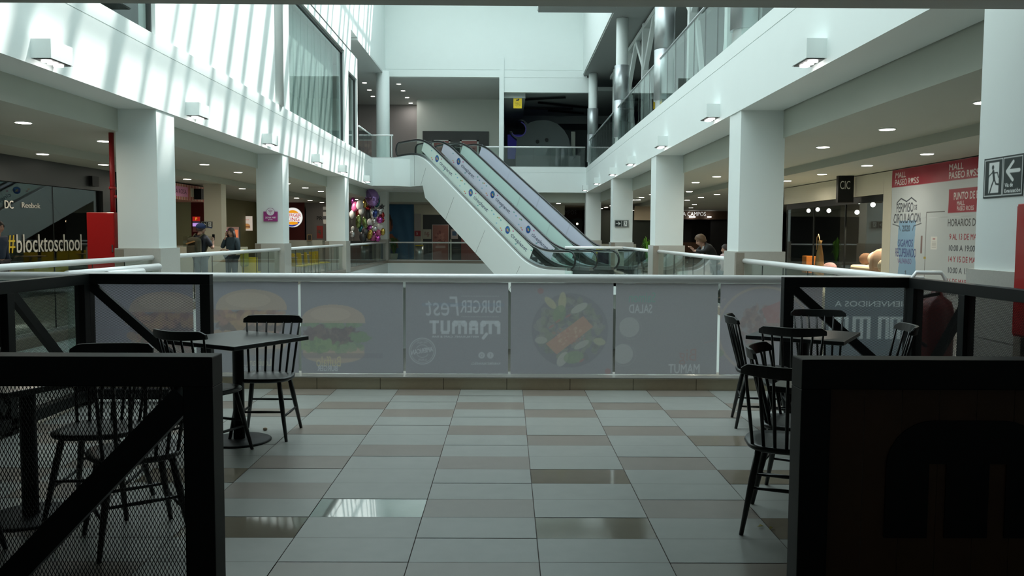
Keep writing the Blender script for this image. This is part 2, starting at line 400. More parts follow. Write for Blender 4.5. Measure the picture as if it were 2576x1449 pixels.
# --- edges of the ground-floor slab round the void (white panels below, granite curb above)
q = MB()
q.box(AL - .15, AL, 8.06, YF, -1.3, -.02); q.box(BR, BR + .15, 8.06, YF, -1.3, -.02); q.box(AL, BR, YF, YF + .15, -1.3, -.02); q.box(AL, BR, 7.96, 8.08, -1.3, -.02)
q.box(2.05, BR, 29.2, 29.3, -.6, -.02); q.box(2.0, 2.05, 29.2, 31.0, -.6, -.02)
q.build('trim_1', WHITE, kind='structure')
q = MB()
q.box(AL - .25, AL + .01, 8.4, YF, -.02, .12); q.box(BR - .01, BR + .25, 8.4, YF, -.02, .12); q.box(AL, BR, YF - .01, YF + .25, -.02, .12)
q.box(2.0, BR, 29.15, 29.35, -.02, .06)
q.build('trim_2', GRAN, kind='structure')
structure('trim_3', CURB, (AL, BR + .3, 7.94, 8.26, 0, .115))
structure('trim_4', CURBT, (AL, BR + .3, 7.93, 8.27, .116, .127))
# --- lower-level walls under the void
structure('wall_lower', WHITE, (-9, -8.8, 0, 60, -5, -.3), (7, 7.2, 0, 60, -5, -.3), (-9, 7.2, 47, 47.2, -5, -.3), (-9, 7.2, 1, 1.2, -5, -.3))
# --- first-floor slab edge (the long white beams)
NE = 6.5   # near edge of the upper opening
def fascia(name, sx, X, y0, y1):
    q = MB()
    q.box(min(X, X + sx * .75), max(X, X + sx * .75), y0, y1, ZS, 4.72)
    q.box(min(X + sx * .012, X + sx * .7), max(X + sx * .012, X + sx * .7), y0, y1, 4.72, 4.735)
    q.box(min(X, X + sx * .75), max(X, X + sx * .75), y0, y1, 4.735, 5.0)
    return q.build(name, WHITE, kind='structure')
fascia('wall_beam_left', -1, AL, NE, YF + .75); fascia('wall_beam_right', 1, BR, NE, YF + .75)
q = MB(); q.box(AL, BR, YF, YF + .75, ZS, 4.72); q.box(AL, BR, YF + .012, YF + .7, 4.72, 4.735); q.box(AL, BR, YF, YF + .75, 4.735, 5.0); q.build('wall_beam_far', WHITE, kind='structure')
# upper landing of the escalators
land = [(AL, 38.7, 0), (-5.25, 38.7, 0), (-2.2, 40.9, 0), (-1.2, YF, 0), (AL, YF, 0)]
MB().prism([(x, y, 3.72) for x, y, _ in land], (0, 0, 1.27)).build('floor_landing', WHITE, kind='structure')
# --- corridor ceilings with their recessed slot
def corr(name, s, x_in, x_out, zc, xs0, xs1, zl, y0, y1):
    q = MB(); b = lambda a, c, z0, z1: q.box(min(s * a, s * c), max(s * a, s * c), y0, y1, z0, z1)
    b(x_in - .2, x_in, zc, ZS + .2)           # beam side
    b(x_in, xs0, zc, zc + .12); b(xs0, xs1, zc + .09, zc + .3); b(xs0 - .05, xs0, zc + .1, zc + .3); b(xs1, xs1 + .06, zl + .12, zc + .3); b(xs1, x_out, zl, zl + .12)
    return q.build(name, CORR, kind='structure')
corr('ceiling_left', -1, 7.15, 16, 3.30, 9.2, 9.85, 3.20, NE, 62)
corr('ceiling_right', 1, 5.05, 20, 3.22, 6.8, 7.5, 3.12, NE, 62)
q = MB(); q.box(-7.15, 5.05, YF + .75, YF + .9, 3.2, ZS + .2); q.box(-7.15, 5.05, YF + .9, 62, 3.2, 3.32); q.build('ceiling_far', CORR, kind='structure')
# --- slab over the camera, walls of the dark side where the camera stands
structure('ceiling_near', GREY, (-16, 20, -6, NE, 3.25, 4.9))
structure('wall_near', DARK, (-16, 20, -6.2, -6, 0, 3.25))
structure('wall_dining_left', DARK, (-12.2, -12, -6, NE, 0, 3.25))
structure('wall_dining_right', DARK, (12, 12.2, -6, NE, 0, 3.25))
structure('wall_outer', DARK, (-16.2, -16, -6, 62, -5, 10), (20, 20.2, -6, 62, -5, 10), (-16, 20, 62, 62.2, -5, 3.7))
# --- left upper wall with its windows
q = MB(); XW = -6.33; t = .3
def lw(y0, y1, z0, z1): q.box(XW - t, XW, y0, y1, z0, z1)
lw(0, 34.0, 8.55, 15.2); lw(0, 8.5, 5.0, 8.55); lw(15.2, 24.4, 5.0, 8.55); lw(32.6, 33.4, 5.0, 8.55); lw(34.0, 35.4, 7.95, 8.8); lw(33.4, 34.0, 7.95, 8.55); lw(35.25, 35.4, 5.0, 7.95); lw(34.0, YF, 9.7, 15.2)
q.box(-10, XW - t, 35.3, 35.4, 5.0, 9.7)
q.build('wall_left', WHITE, kind='structure')
q = MB(); q.box(XW, XW + .012, NE, 34, 8.80, 8.83); q.build('trim_5', SLATE, kind='structure')
MB().lathe([(.23, 0), (.23, 9.7)], (0, 0, 0), 24).build('trim_7', mat('pale_grey_paint', (.62, .66, .65), .5), loc=(-6.40, 23.15, 5.0), kind='structure')
def window(name, y0, y1, z0, z1, n, zmid):
    w = empty(name, (XW - .12, (y0 + y1) / 2, z0)); w['kind'] = 'structure'; L = y1 - y0; H = z1 - z0
    q = MB(); q.box(-.03, .05, -L / 2, L / 2, 0, .06); q.box(-.03, .05, -L / 2, L / 2, H - .06, H); q.box(-.03, .05, -L / 2, -L / 2 + .05, 0, H); q.box(-.03, .05, L / 2 - .05, L / 2, 0, H)
    q.build('window_frame', SLATE, parent=w)
    q = MB()
    for i in range(n):
        a = -L / 2 + .05 + (L - .1) * i / n; b = a + (L - .1) / n - .015
        q.box(0, .012, a, b, .06, H - .06)
    q.build('pane', GLW, parent=w)
window('window_1', 8.5, 15.2, 5.0, 8.5, 6, 6.5); window('window_2', 24.4, 32.6, 5.0, 8.5, 9, 6.5); window('window_3', 33.4, 35.25, 4.98, 7.93, 2, 6)
structure('wall_upper_shops', GREY, (-11.2, -11, 8, 35.3, 5, 8.6)); structure('ceiling_upper_shops', GREY, (-11.2, XW - t, 8, 35.3, 8.55, 8.7)); structure('floor_upper_left', GREY, (-16, -6.9, 8, 62, 4.75, 4.98))
# pale blinds inside the second window
q = MB()
for i in range(16):
    y = 24.5 + i * .5; q.box(-6.78, -6.75, y, y + .46, 5.0, 8.5)
q.build('vertical_blind', mat('pale_blind_fabric', (.62, .68, .66), .8), label='row of pale vertical blinds inside the long upper left window', cat='blind')
# --- roof: frame of the skylight with rafters, and an unseen tall block added to hold back the sun
q = MB()
R2 = random.Random(3)
y = .6
while y < 41:
    w = R2.choice((.09, .12, .16, .22, .36)); q.box(AL, BR, y, y + w, 14.85, 15.1); y += R2.choice((.75, .9, 1.05, 1.25))
for x in (-4.2, -1.6): q.box(x, x + .06, NE, 41, 14.9, 15.1)
q.build('ceiling_skylight_rafters', WHITE, kind='structure')
structure('wall_roof_block', WHITE, (3.9, 20, 4, 60, 15.2, 25.6), (-16, 20, 41, YF + .3, 15.0, 15.3), (-16, 20, 62, 62.2, 3.7, 15.2), (-16, 20, -6, 0, 15.0, 15.2), (-16, 20, YF + .3, 62, 15.0, 15.2), (-16, XW - t, -6, YF + .3, 15.0, 15.2))  # unseen tall block added to stop sun; far roof strip closed to dim the wall
structure('wall_front_upper', WHITE, (-16, 20, -.25, 0, 4.9, 15.2))
# --- far wall
q = MB(); f0, f1 = YF, YF + .35
q.box(AL - .3, BR, f0, f1, 9.98, 15.2); q.box(AL - .3, BR, f0 + .015, f1, 9.95, 9.98); q.box(AL - .3, BR, f0, f1, 9.6, 9.95); q.box(-.22, BR + .1, f0 + .01, f1, 8.84, 9.6)
q.build('wall_far', WHITE, kind='structure')
structure('trim_6', WHITE, (-.46, -.22, f0 - .06, f1, 4.98, 10.6))
def rcol(name, x, y, z0, z1, r, label, sleeve=None, base=None):
    c = empty(name, (x, y, z0), label=label, cat='column', group=None)
    sh_ = MB().lathe([(r, 0), (r, z1 - z0)], n=28).build('shaft', WHITE, parent=c)
    if sleeve:
        for (a, b) in sleeve: MB().lathe([(r + .05, a), (r + .05, b)], n=28).build('metal_sleeve', ALU, parent=sh_)
    return c
rcol('round_column', -6.36, 42.75, 4.98, 9.7, .34, 'round white column on the upper floor at the far left corner')
# far upper-left gallery
structure('ceiling_upper_far', GALC, (-16, -.22, YF + .3, 62, 9.62, 9.8), (-16, XW + .01, 35.42, YF + .28, 9.60, 9.69)); structure('floor_upper_far', GREY, (-16, 20, YF + .75, 62, 4.75, 4.98), (-6.9, AL, 38.7, YF + .8, 4.75, 4.98))
structure('wall_gallery_back', BROWNW, (-16, -5.5, 53, 53.2, 4.98, 9.7)); structure('wall_gallery_block', GALW, (-5.5, -.22, 50.7, 53, 4.98, 9.7), (-.32, -.22, YF + .35, 50.7, 4.98, 9.7))
sf = empty('upper_storefront', (-3.15, 50.68, 4.98), label='black storefront set in the grey wall on the upper floor behind the escalators', cat='storefront')
MB().box(-2.0, 2.0, -.05, 0, 0, 2.72).build('panel', BLKFLAT, parent=sf)
for (px0, px1, lab, tone) in ((1087, 1133, 'pink poster in a white frame on the upper black storefront, left one', lin(150, 95, 90)), (1157, 1204, 'pink poster in a white frame on the upper black storefront, right one', lin(165, 110, 105))):
    a = atY(px0, 352, 50.6); b = atY(px1, 400, 50.6); w = b.x - a.x; h = 1.9
    p = empty('framed_poster', (a.x, 50.6, a.z - h), label=lab, cat='poster', group=None)
    q = MB(); q.box(0, w, 0, .03, 0, .08); q.box(0, w, 0, .03, h - .08, h); q.box(0, .12, 0, .03, 0, h); q.box(w - .12, w, 0, .03, 0, h); frm = q.build('frame', WHITE, parent=p)
    c = Canvas(w - .2, h - .12, .03, tone); c.blob(.4, 1.2, .35, .4, [lin(200, 150, 140), lin(120, 60, 60)], 14, .12, 3); c.rect(.2, w - .4, .3, .45, lin(220, 200, 195)); c.build('print', (.1, -.01, .06), UX, UZ, parent=frm)
# right bay: dark cafe
structure('wall_cafe', mat('dark_green_wall', (.30, .34, .32), .7), (-.22, 20, 56, 56.2, 4.98, 9.7)); structure('ceiling_cafe', mat('dark_ceiling', (.42, .46, .45), .8), (-.22, 20, YF + .35, 62, 9.0, 9.2), (-.22, .9, YF + .35, 56, 8.6, 9.0), (.9, 20, 53, 56, 8.5, 9.0))
ch = [((.95, 46.2), (3.1, 45.4)), ((1.7, 47.2), (4.6, 49)), ((.9, 49.3), (3.8, 49.4)), ((2.4, 50.2), (4.6, 51.3))]
for i, (a, b) in enumerate(ch):
    MB().beam((a[0], a[1], 8.9), (b[0], b[1], 8.9), .12, .1).build('linear_ceiling_lamp', BLACK, label='thin black unlit linear lamp under the dark cafe ceiling, %s' % ('nearest the opening', 'slanting towards the right column', 'straight one in the middle', 'deepest in the room')[i], cat='lamp', group='linear lamps on the cafe ceiling')
# round dark play structure with a crescent bite
o = empty('play_structure', (2.2, 47.5, 4.98), label='large dark rounded cut-out structure with a crescent bite in the upper far cafe', cat='structure')
pts = []
def A(px, py): v = atY(px, py, 47.5); return (v.x - 2.2, 0, v.z - 4.98)
sil = [(1296, 412), (1298, 372), (1300, 350), (1296, 345), (1288, 339), (1283, 332)]
import math as _m
for k in range(0, 12):
    t = math.radians(200 + (405 - 200) * k / 11); sil.append((1306 + 19 * math.cos(-t), 325 + 20 * math.sin(-t)))
sil = [(1296, 412), (1299, 368), (1300, 350), (1293, 345), (1286, 338), (1282, 330)]
for k in range(10):
    t = math.radians(165 - 205 * k / 9); sil.append((1306 + 18.5 * math.cos(t), 325 + 18.5 * math.sin(t)))
sil += [(1318, 306), (1309, 302.5), (1303, 302.8), (1311, 300.5), (1320, 303), (1328, 312), (1333, 308), (1347, 303.5), (1366, 302), (1385, 304), (1403, 312), (1418, 326), (1429, 344), (1434, 362), (1440, 385), (1441, 412)]
MB().prism([A(x, y) for x, y in sil], (0, .9, 0)).build('shell', mat('dark_teal_shell', (.10, .125, .125), .55), parent=o)
for (ex, ey) in ((1352, 356), (1375, 352)):
    v = A(ex, ey); q = MB(); q.lathe([(.10, 0), (.10, .06)], n=16); e = q.build('porthole', BLACK, parent=o, loc=(v[0], -.01, v[2])); e.rotation_euler.x = math.pi / 2
MB().tube([A(1304 + 19 * math.cos(t), 325 + 19 * math.sin(t)) for t in np.linspace(-1.2, 2.6, 16)], .035, 6).build('edge_light', mat('violet_trim', (.12, .11, .45), .4, emit=(.25, .22, 1), estr=.03), parent=o)
boxobj('blue_banner', mat('blue_banner_cloth', (.05, .05, .35), .7, emit=(.12, .12, .8), estr=.06), (-.02, 1.0, 48.8, 48.85, 5.9, 7.3), label='small violet-blue banner left of the dark rounded structure', cat='banner')  # faint blue glow added to the cloth by emission
boxobj('cafe_counter', SLATE, (.4, 3.9, 45.0, 45.8, 4.98, 5.75), label='low dark counter behind the upper far glass railing', cat='counter')
boxobj('square_post', CORR, (3.62, 3.86, 48, 48.24, 4.98, 7.4), label='pale narrow square post near the right column in the upper cafe', cat='post')
# Marley coffee sign
s = empty('hanging_sign', (.28, 43.9, 8.08), label='yellow rounded coffee sign hanging at the top of the upper far opening', cat='sign')
c = Canvas(.44, .58, .008, lin(235, 200, 20)); c.text('MARLEY', .07, .23, .07, (.01, .01, .01), w=.30); c.text('COFFEE', .07, .14, .07, (.01, .01, .01), w=.30); c.ell(.2, .42, .06, .035, (.01, .01, .01)); c.ell(.27, .45, .035, .045, (.01, .01, .01)); c.line([(.15, .42), (.14, .36)], .015, (.01, .01, .01)); c.line([(.24, .42), (.25, .36)], .015, (.01, .01, .01)); c.text('ONE LOVE', .13, .07, .03, (.3, .25, .02), w=.18)
MB().prism([(x, 0, z) for x, z in [(0, .04), (.04, 0), (.40, 0), (.44, .04), (.44, .54), (.40, .58), (.04, .58), (0, .54)]], (0, .05, 0)).build('board', mat('yellow_sign', lin(235, 200, 20), .4), parent=s)
c.w -= 0; c.build('print', (0, -.004, 0), UX, UZ, m=PRINT, parent=s)
MB().tube([(.22, .02, .58), (.22, .02, .72)], .01, 6).build('hanger', STEEL, parent=s)
# --- right upper mass, soffit and dark glazed back
structure('wall_right_upper', WHITE, (3.86, 6.0, 0, YF + .3, 9.77, 15.2), (1.07, 3.9, 30.2, 31.4, 9.77, 11.5))
structure('ceiling_upper_right', mat('soffit_grey', (.33, .35, .34), .7), (3.9, 12, 8, 62, 9.70, 9.76), (1.1, 3.9, 30.22, 31.38, 9.72, 9.765))
structure('floor_upper_right', GREY, (BR + .7, 20, 8, 62, 4.75, 4.98)); structure('wall_upper_right_back', BLKFLAT, (7.4, 7.6, 8, 56, 4.98, 9.7))
# steel truss in front of the dark glazing
t = empty('steel_truss', (5.3, 28, 4.98), label='white steel truss of posts and diagonals along the upper right gallery', cat='truss')
ys = [11.5, 15.8, 20.1, 24.3, 28.5, 32.6, 37.0, 41.5]
for y in ys: MB().box(-.13, .13, y - 28 - .13, y - 28 + .13, 0, 4.66).build('post', WHITE, parent=t)
for i in range(len(ys) - 1):
    a, b = ys[i] - 28, ys[i + 1] - 28; m_ = (a + b) / 2
    MB().beam((0, a, 2.9), (0, m_, 4.52), .16, .2).build('diagonal', WHITE, parent=t); MB().beam((0, b, 2.9), (0, m_, 4.52), .16, .2).build('diagonal', WHITE, parent=t)
    MB().beam((.1, a + .15, 2.6), (.1, a + 1.3, 0), .12, .16).build('diagonal', WHITE, parent=t); MB().beam((.1, b - .15, 2.6), (.1, b - 1.3, 0), .12, .16).build('diagonal', WHITE, parent=t)
MB().box(-.1, .1, -17, 15, 4.45, 4.62).build('top_chord', WHITE, parent=t)
for (y, lab) in ((15.4, 'nearest the camera'), (23.4, 'second from the camera'), (32.1, 'third from the camera'), (42.9, 'at the far right corner')):
    rcol('round_column', 4.33, y, 4.98, 9.69, .23, 'round column with grey metal sleeve on the upper right gallery, ' + lab, sleeve=[(.25, 1.64), (1.65, 2.95)])
# --- square columns of the ground floor
def sqcol(x0, x1, y0, y1, zt, label):
    c = empty('square_column', ((x0 + x1) / 2, (y0 + y1) / 2, 0), label=label, cat='column')
    w = (x1 - x0) / 2; d = (y1 - y0) / 2
    MB().box(-w, w, -d, d, 1.22, zt).build('shaft', WHITE, parent=c)
    q = MB(); q.box(-w - .045, w + .045, -d - .045, d + .045, -.01, .63); q.box(-w - .04, w + .04, -d - .04, d + .04, .63, .64); q.box(-w - .045, w + .045, -d - .045, d + .045, .64, 1.22); q.build('granite_base', GRAND, parent=c)
    MB().box(-w - .047, -w + .12, -d - .048, d, .0, 1.2).build('granite_corner', GRAN, parent=c) if x1 < 0 else MB().box(-w - .047, -w + .1, -d - .048, -d + .05, .0, 1.2).build('granite_corner', GRAN, parent=c)
    return c
z = ZS + .01
colL1 = sqcol(-7.0, -6.27, 15.0, 15.8, z, 'square white column with granite base, nearest on the left beside the red hose cabinet')
colL2 = sqcol(-7.0, -6.27, 23.3, 23.95, z, 'square white column on the left bearing the purple wifi sign')
colL3 = sqcol(-7.0, -6.27, 32.2, 32.95, z, 'square cream-lit column on the left in front of the balloon bunch')
colL4 = sqcol(-7.0, -6.27, YF + .05, YF + .75, z, 'square column at the far left corner of the void')
colR0 = sqcol(BR + .02, BR + .75, 6.54, 7.27, z, 'square white column at the right edge with the evacuation sign')
colR1 = sqcol(BR + .02, BR + .80, 14.75, 15.5, z, 'square white column on the right between the near rail and the woman')
colR2 = sqcol(BR + .02, BR + .80, 23.1, 23.9, z, 'square white column on the right behind the woman leaning on the rail')
colR3 = sqcol(BR + .02, BR + .80, 32.5, 33.2, z, 'square white column on the right bearing a small black arrow sign')
colR4 = sqcol(BR + .02, BR + .80, YF + .05, YF + .8, z, 'square column at the far right corner of the void')
# --- box lamps on the beams
def boxlamp(px, side, where):
    X = AL if side < 0 else BR
    Y = 2090 * abs(X) / abs(px - 1276)
    o = empty('beam_lamp', (X, Y, 3.76), label='white box lamp on the %s beam, %s' % ('left' if side < 0 else 'right', where), cat='lamp', group='box lamps on the %s beam' % ('left' if side < 0 else 'right'))
    x0, x1 = (0, .26) if side < 0 else (-.26, 0)
    q = MB(); q.box(x0, x1, 0, .55, .02, .27); hs = q.build('housing', WHITE, parent=o)
    MB().box(x0 + .02, x1 - .02, .02, .53, .010, .0195).build('reflector_plate', SLATE, parent=hs)
    q = MB()
    for k in range(3): q.lathe([(.065, 0), (.065, .02)], ((x0 + x1) / 2, .13 + .145 * k, -.011), 14)
    q.build('lamp_lens', LAMPC, parent=hs)
names = ['nearest the camera', 'second from the camera', 'third from the camera', 'fourth from the camera', 'fifth from the camera', 'sixth from the camera', 'farthest, at the corner']
for i, px in enumerate((98, 476, 664, 787, 853, 916)): boxlamp(px, -1, names[i] if i < 5 else names[6])
for i, px in enumerate((2066, 1804, 1675, 1595, 1548, 1507, 1477)): boxlamp(px, 1, names[i])
# --- round downlights
def downlight(x, y, z, label, group):
    o = empty('downlight', (x, y, z), label=label, cat='light', group=group)
    rim = MB().lathe([(.135, -.012), (.135, .0)], n=18).build('rim', WHITE, parent=o)
    MB().lathe([(.115, -.018), (.115, -.008)], n=18).build('diffuser', LAMP, parent=rim)
for (s, rows) in ((-1, ((7.95, 3.30, 11.1), (10.1, 3.20, 12.8))), (1, ((6.08, 3.22, 10.7), (8.2, 3.12, 10.9)))):
    for (x, z, y0) in rows:
        i = 0; y = y0
        while y < 60:
            far = 'foreground part' if y < 18 else ('middle part' if y < 33 else 'far end')
            downlight(s * x, y, z, 'round downlight in the %s corridor ceiling, %s row, %s' % ('left' if s < 0 else 'right', 'inner' if x in (7.95, 6.08) else 'outer', far), '%s corridor downlights, %s row, %s' % ('left' if s < 0 else 'right', 'inner' if x in (7.95, 6.08) else 'outer', far))
            y += 2.72; i += 1
for (px, py) in ((1006, 518), (1044, 526), (1405, 511)): 
    v = atZ(px, py, 3.2); downlight(v.x, v.y, 3.2, 'round downlight over the far corridor behind the escalators', 'far corridor downlights')
for (px, py) in ((1734, 481), (1709, 511), (1747, 514), (1738, 522), (1605, 502)):
    v = atZ(px, py, 3.12); downlight(v.x, v.y, 3.115, 'round downlight deep in the right corridor before the far shop', 'deep right corridor downlights')
for (px, py) in ((917, 208), (929, 226), (938, 242), (1003, 211), (1014, 228), (1024, 245), (1033, 259)):
    v = atZ(px, py, 9.62 if px > 960 else 9.62); o_ = downlight(v.x, max(v.y, 36), 9.62, 'small bright downlight in the grey ceiling of the upper far gallery', 'upper far gallery downlights')
    l = bpy.data.lights.new('gallery_glow', 'AREA'); l.shape = 'DISK'; l.size = .2; l.energy = 13; l.color = (1, .97, .92); lo = bpy.data.objects.new('gallery_glow', l); COL.objects.link(lo); lo.location = (v.x, max(v.y, 36), 9.55)
# corridor lighting that the downlights give (soft spots placed in their fittings)
for (x, z, ys_) in ((-7.95, 3.2, (13.8, 19.3, 24.7, 30.1, 35.6, 41)), (-10.1, 3.1, (18.2, 26.4, 34.5, 42.7, 50)), (6.08, 3.1, (10.7, 16.1, 21.6, 27, 32.5, 38, 46)), (8.2, 3.0, (13.6, 19.1, 24.5, 33, 41, 49)), (-2, 3.1, (47.5,)), (12, 3.0, (44, 50))):
    for y in ys_:
        l = bpy.data.lights.new('downlight_glow', 'AREA'); l.shape = 'DISK'; l.size = .25; l.energy = 22; l.color = (1, .9, .74)
        lo = bpy.data.objects.new('downlight_glow', l); COL.objects.link(lo); lo.location = (x, y, z - .04)
# --- railings
def railing(p0, p1, z0, label, n=None, rail_z=1.10, glass_z=.12, r=.045, pan=None, rm=None, gap=.012, ends=True, posts=(), chan=True):
    p0 = Vector(p0); p1 = Vector(p1); L = (p1 - p0).length; d = (p1 - p0).normalized(); ang = math.atan2(d.y, d.x)
    o = empty('glass_railing', (p0.x, p0.y, z0), ang, label=label, cat='railing')
    MB().tube([(0, 0, rail_z - r), (L, 0, rail_z - r)], r, 14).build('handrail', rm or RAILW, parent=o)
    n = n or max(1, round(L / 1.03)); w = L / n
    for i in range(n):
        MB().box(i * w + gap / 2, (i + 1) * w - gap / 2, -.006, .006, glass_z, rail_z - 2 * r + .005).build('glass_panel', pan or GL, parent=o)
    for i in range(1, n):
        MB().box(i * w - .004, i * w + .004, -.007, .007, glass_z, rail_z - 2 * r).build('joint_seal', SLATE, parent=o)
    if chan: MB().box(0, L, -.03, .03, glass_z - .01, glass_z + .035).build('base_channel', STEEL, parent=o)
    for a in posts: MB().box(a - .02, a + .02, -.03, .03, glass_z, rail_z - r).build('post', STEEL, parent=o)
    return o
RX = AL - .12; RXR = BR + .12
railing((RX, 8.5, 0), (RX, 14.93, 0), 0, 'white-railed glass balustrade on the left, from the near edge to the first column')
railing((RX, 15.86, 0), (RX, 23.24, 0), 0, 'white-railed glass balustrade in front of the man and the woman phoning')
railing((RX, 24.02, 0), (RX, 32.12, 0), 0, 'white-railed glass balustrade in front of the yellow chairs')
railing((RX, 33.02, 0), (RX, YF, 0), 0, 'white-railed glass balustrade in front of the balloons')
railing((RXR, 8.5, 0), (RXR, 14.68, 0), 0, 'white-railed glass balustrade on the right, in front of the furniture shop')
railing((RXR, 15.56, 0), (RXR, 23.04, 0), 0, 'white-railed glass balustrade the woman in black leans on')
railing((RXR - .1, 24.0, 0), (RXR - .1, 29.2, 0), 0, 'short glass balustrade between the second right column and the escalator landing')
railing((2.02, 29.25, 0), (RXR - .1, 29.25, 0), 0, 'glass balustrade round the foot of the escalators', n=4, glass_z=.05)
railing((AL + .05, YF + .12, 0), (BR, YF + .12, 0), 0, 'glass balustrade along the far end of the ground floor', r=.04)
XU = 4.06
railing((XU + .1, 8.1, 0), (XU + .1, 15.05, 0), ZU, 'upper right glass balustrade, part nearest the camera', rm=ALU, r=.03, rail_z=1.37, glass_z=.02, chan=False)
railing((XU + .1, 15.75, 0), (XU + .1, 23.05, 0), ZU, 'upper right glass balustrade before the second round column', rm=ALU, r=.03, rail_z=1.37, glass_z=.02, chan=False)
railing((XU + .1, 23.75, 0), (XU + .1, 31.75, 0), ZU, 'upper right glass balustrade before the third round column', rm=ALU, r=.03, rail_z=1.37, glass_z=.02, chan=False)
railing((XU + .1, 32.45, 0), (XU + .1, YF - .1, 0), ZU, 'upper right glass balustrade nearest the far corner', rm=ALU, r=.03, rail_z=1.37, glass_z=.02, chan=False)
railing((-1.4, YF + .1, 0), (BR - .05, YF + .1, 0), ZU, 'upper far glass balustrade in front of the dark cafe', rm=RAILW, r=.04, n=6, glass_z=.02)
railing((AL - .05, 35.5, 0), (AL - .05, 38.75, 0), ZU, 'short upper left glass balustrade beyond the wall with windows', r=.035, glass_z=.02)
railing((AL - .05, 38.78, 0), (-5.3, 38.78, 0), ZU, 'short glass balustrade with etched pattern at the head of the escalators', r=.035, n=1, posts=(.93,), glass_z=.02)
# near railing with the printed films
nr = railing((AL, 8.12, 0), (BR, 8.12, 0), 0, 'near glass balustrade with frosted advertising films, in front of the camera', n=10, rail_z=1.115, glass_z=.15, r=.042, chan=False)
for ch_ in list(nr.children):
    if ch_.name.startswith(('glass_panel', 'joint_seal')): bpy.data.objects.remove(ch_)
# ================================================================ NEAR RAILING FILMS
KP = 8.12 / 2090.0
FB = lin(170, 157, 154)         # frosted film
OB = lin(150, 148, 154)
def pm(base, f): return tuple(min(1, b * k) for b, k in zip(base, f))
def film(px0, px1, draw, seed, base=FB, label=None):
    X0 = (px0 - 1276) * KP + .0125; X1 = (px1 - 1276) * KP - .0125
    c = Canvas(X1 - X0, 0.897, .0052, OB)
    def fx(x): return (x - 1276) * KP - X0
    def fy(y): return (942.5 - y) * KP
    draw(c, fx, fy); b0 = np.median(c.a.reshape(-1, 3), 0); k_ = FB[1] / max(b0[1], .05) if b0[1] > lin(120, 120, 120)[1] or True else 1.0
    if seed == 8: k_ = 1.9
    c.a = np.clip(b0 * k_ + (c.a - b0) * k_ * (.50 if seed != 8 else .8), 0, .97); c.noise(.03, seed, 2)
    gp = MB().box((X0 - AL), (X1 - AL), -.005, .005, .13, 1.035).build('glass_panel', GLN, parent=nr)
    f = c.build('printed_film', (X0 - AL, -.009, .133), UX, UZ, m=FILM, parent=gp)
    if label: f['label'] = label
WHT = lin(222, 226, 232); BUN = lin(198, 172, 150); BUN2 = lin(214, 192, 172); GRN = lin(130, 152, 112); MEAT = lin(128, 106, 104); CHE = lin(196, 158, 120); TOM = lin(178, 128, 122)
K4 = KP
def burger(c, fx, fy, cx, cy, s, bacon):
    X, Y = fx(cx), fy(cy); k = s * KP
    c.ell(X, Y - 78 * k, 108 * k, 34 * k, BUN, .8)                                                # bottom bun
    c.rect(X - 108 * k, X + 108 * k, Y - 82 * k, Y - 52 * k, BUN, .6)
    c.blob(X, Y - 50 * k, 110 * k, 18 * k, [GRN, lin(150, 165, 130)] if not bacon else [TOM, CHE], 60, 13 * k, 5, .7)
    c.blob(X, Y - 10 * k, 102 * k, 32 * k, [MEAT, lin(112, 95, 95), lin(142, 118, 110)], 160, 12 * k, 6, .65)
    if bacon: c.blob(X - 8 * k, Y + 8 * k, 112 * k, 20 * k, [lin(186, 140, 128), CHE, lin(160, 118, 110)], 70, 15 * k, 8, .6); c.poly([(X - 70 * k, Y - 4 * k), (X, Y - 2 * k), (X - 38 * k, Y - 44 * k)], CHE, .7)
    else: c.blob(X, Y + 26 * k, 118 * k, 7 * k, [GRN, lin(140, 160, 125)], 60, 9 * k, 9, .75)
    pts = [(X + 112 * k * math.cos(t), Y + 30 * k + 66 * k * math.sin(t) ** .8) for t in np.linspace(0.001, math.pi - .001, 40)]
    c.poly(pts, BUN, .85); c.ell(X - 10 * k, Y + 62 * k, 70 * k, 24 * k, BUN2, .5)
def dA(c, fx, fy):
    c.a[:] = lin(152, 150, 164); burger(c, fx, fy, 632, 808, .80, True); c.rect(0, 2, 0, fy(882), lin(142, 140, 146), .7)
    c.text('Louisiana', fx(618), fy(925), .07, lin(215, 205, 180), .95, w=.24, mirror=True, slant=0); c.text('BURGER', fx(600), fy(938), .058, WHT, .55, w=.21, mirror=True)
def dA0(c, fx, fy):
    c.a[:] = lin(152, 148, 160); burger(c, fx, fy, 415, 815, .80, True); c.blob(fx(420), fy(860), .25, .06, [TOM, GRN], 40, .04, 3, .6)
def dB(c, fx, fy):
    burger(c, fx, fy, 838, 838, .72, False); c.blob(fx(800), fy(872), .20, .05, [GRN, lin(150, 170, 120)], 70, .03, 4, .75); c.blob(fx(905), fy(850), .09, .05, [GRN], 40, .025, 7, .75)
    c.rect(0, .80, fy(905), fy(892), lin(132, 128, 134), .5)
    c.text('Buffalo', fx(794), fy(926), .10, lin(215, 200, 150), .95, w=.24, mirror=True); c.text('BURGER', fx(797), fy(938), .055, WHT, .7, w=.195, mirror=True, bold=1)
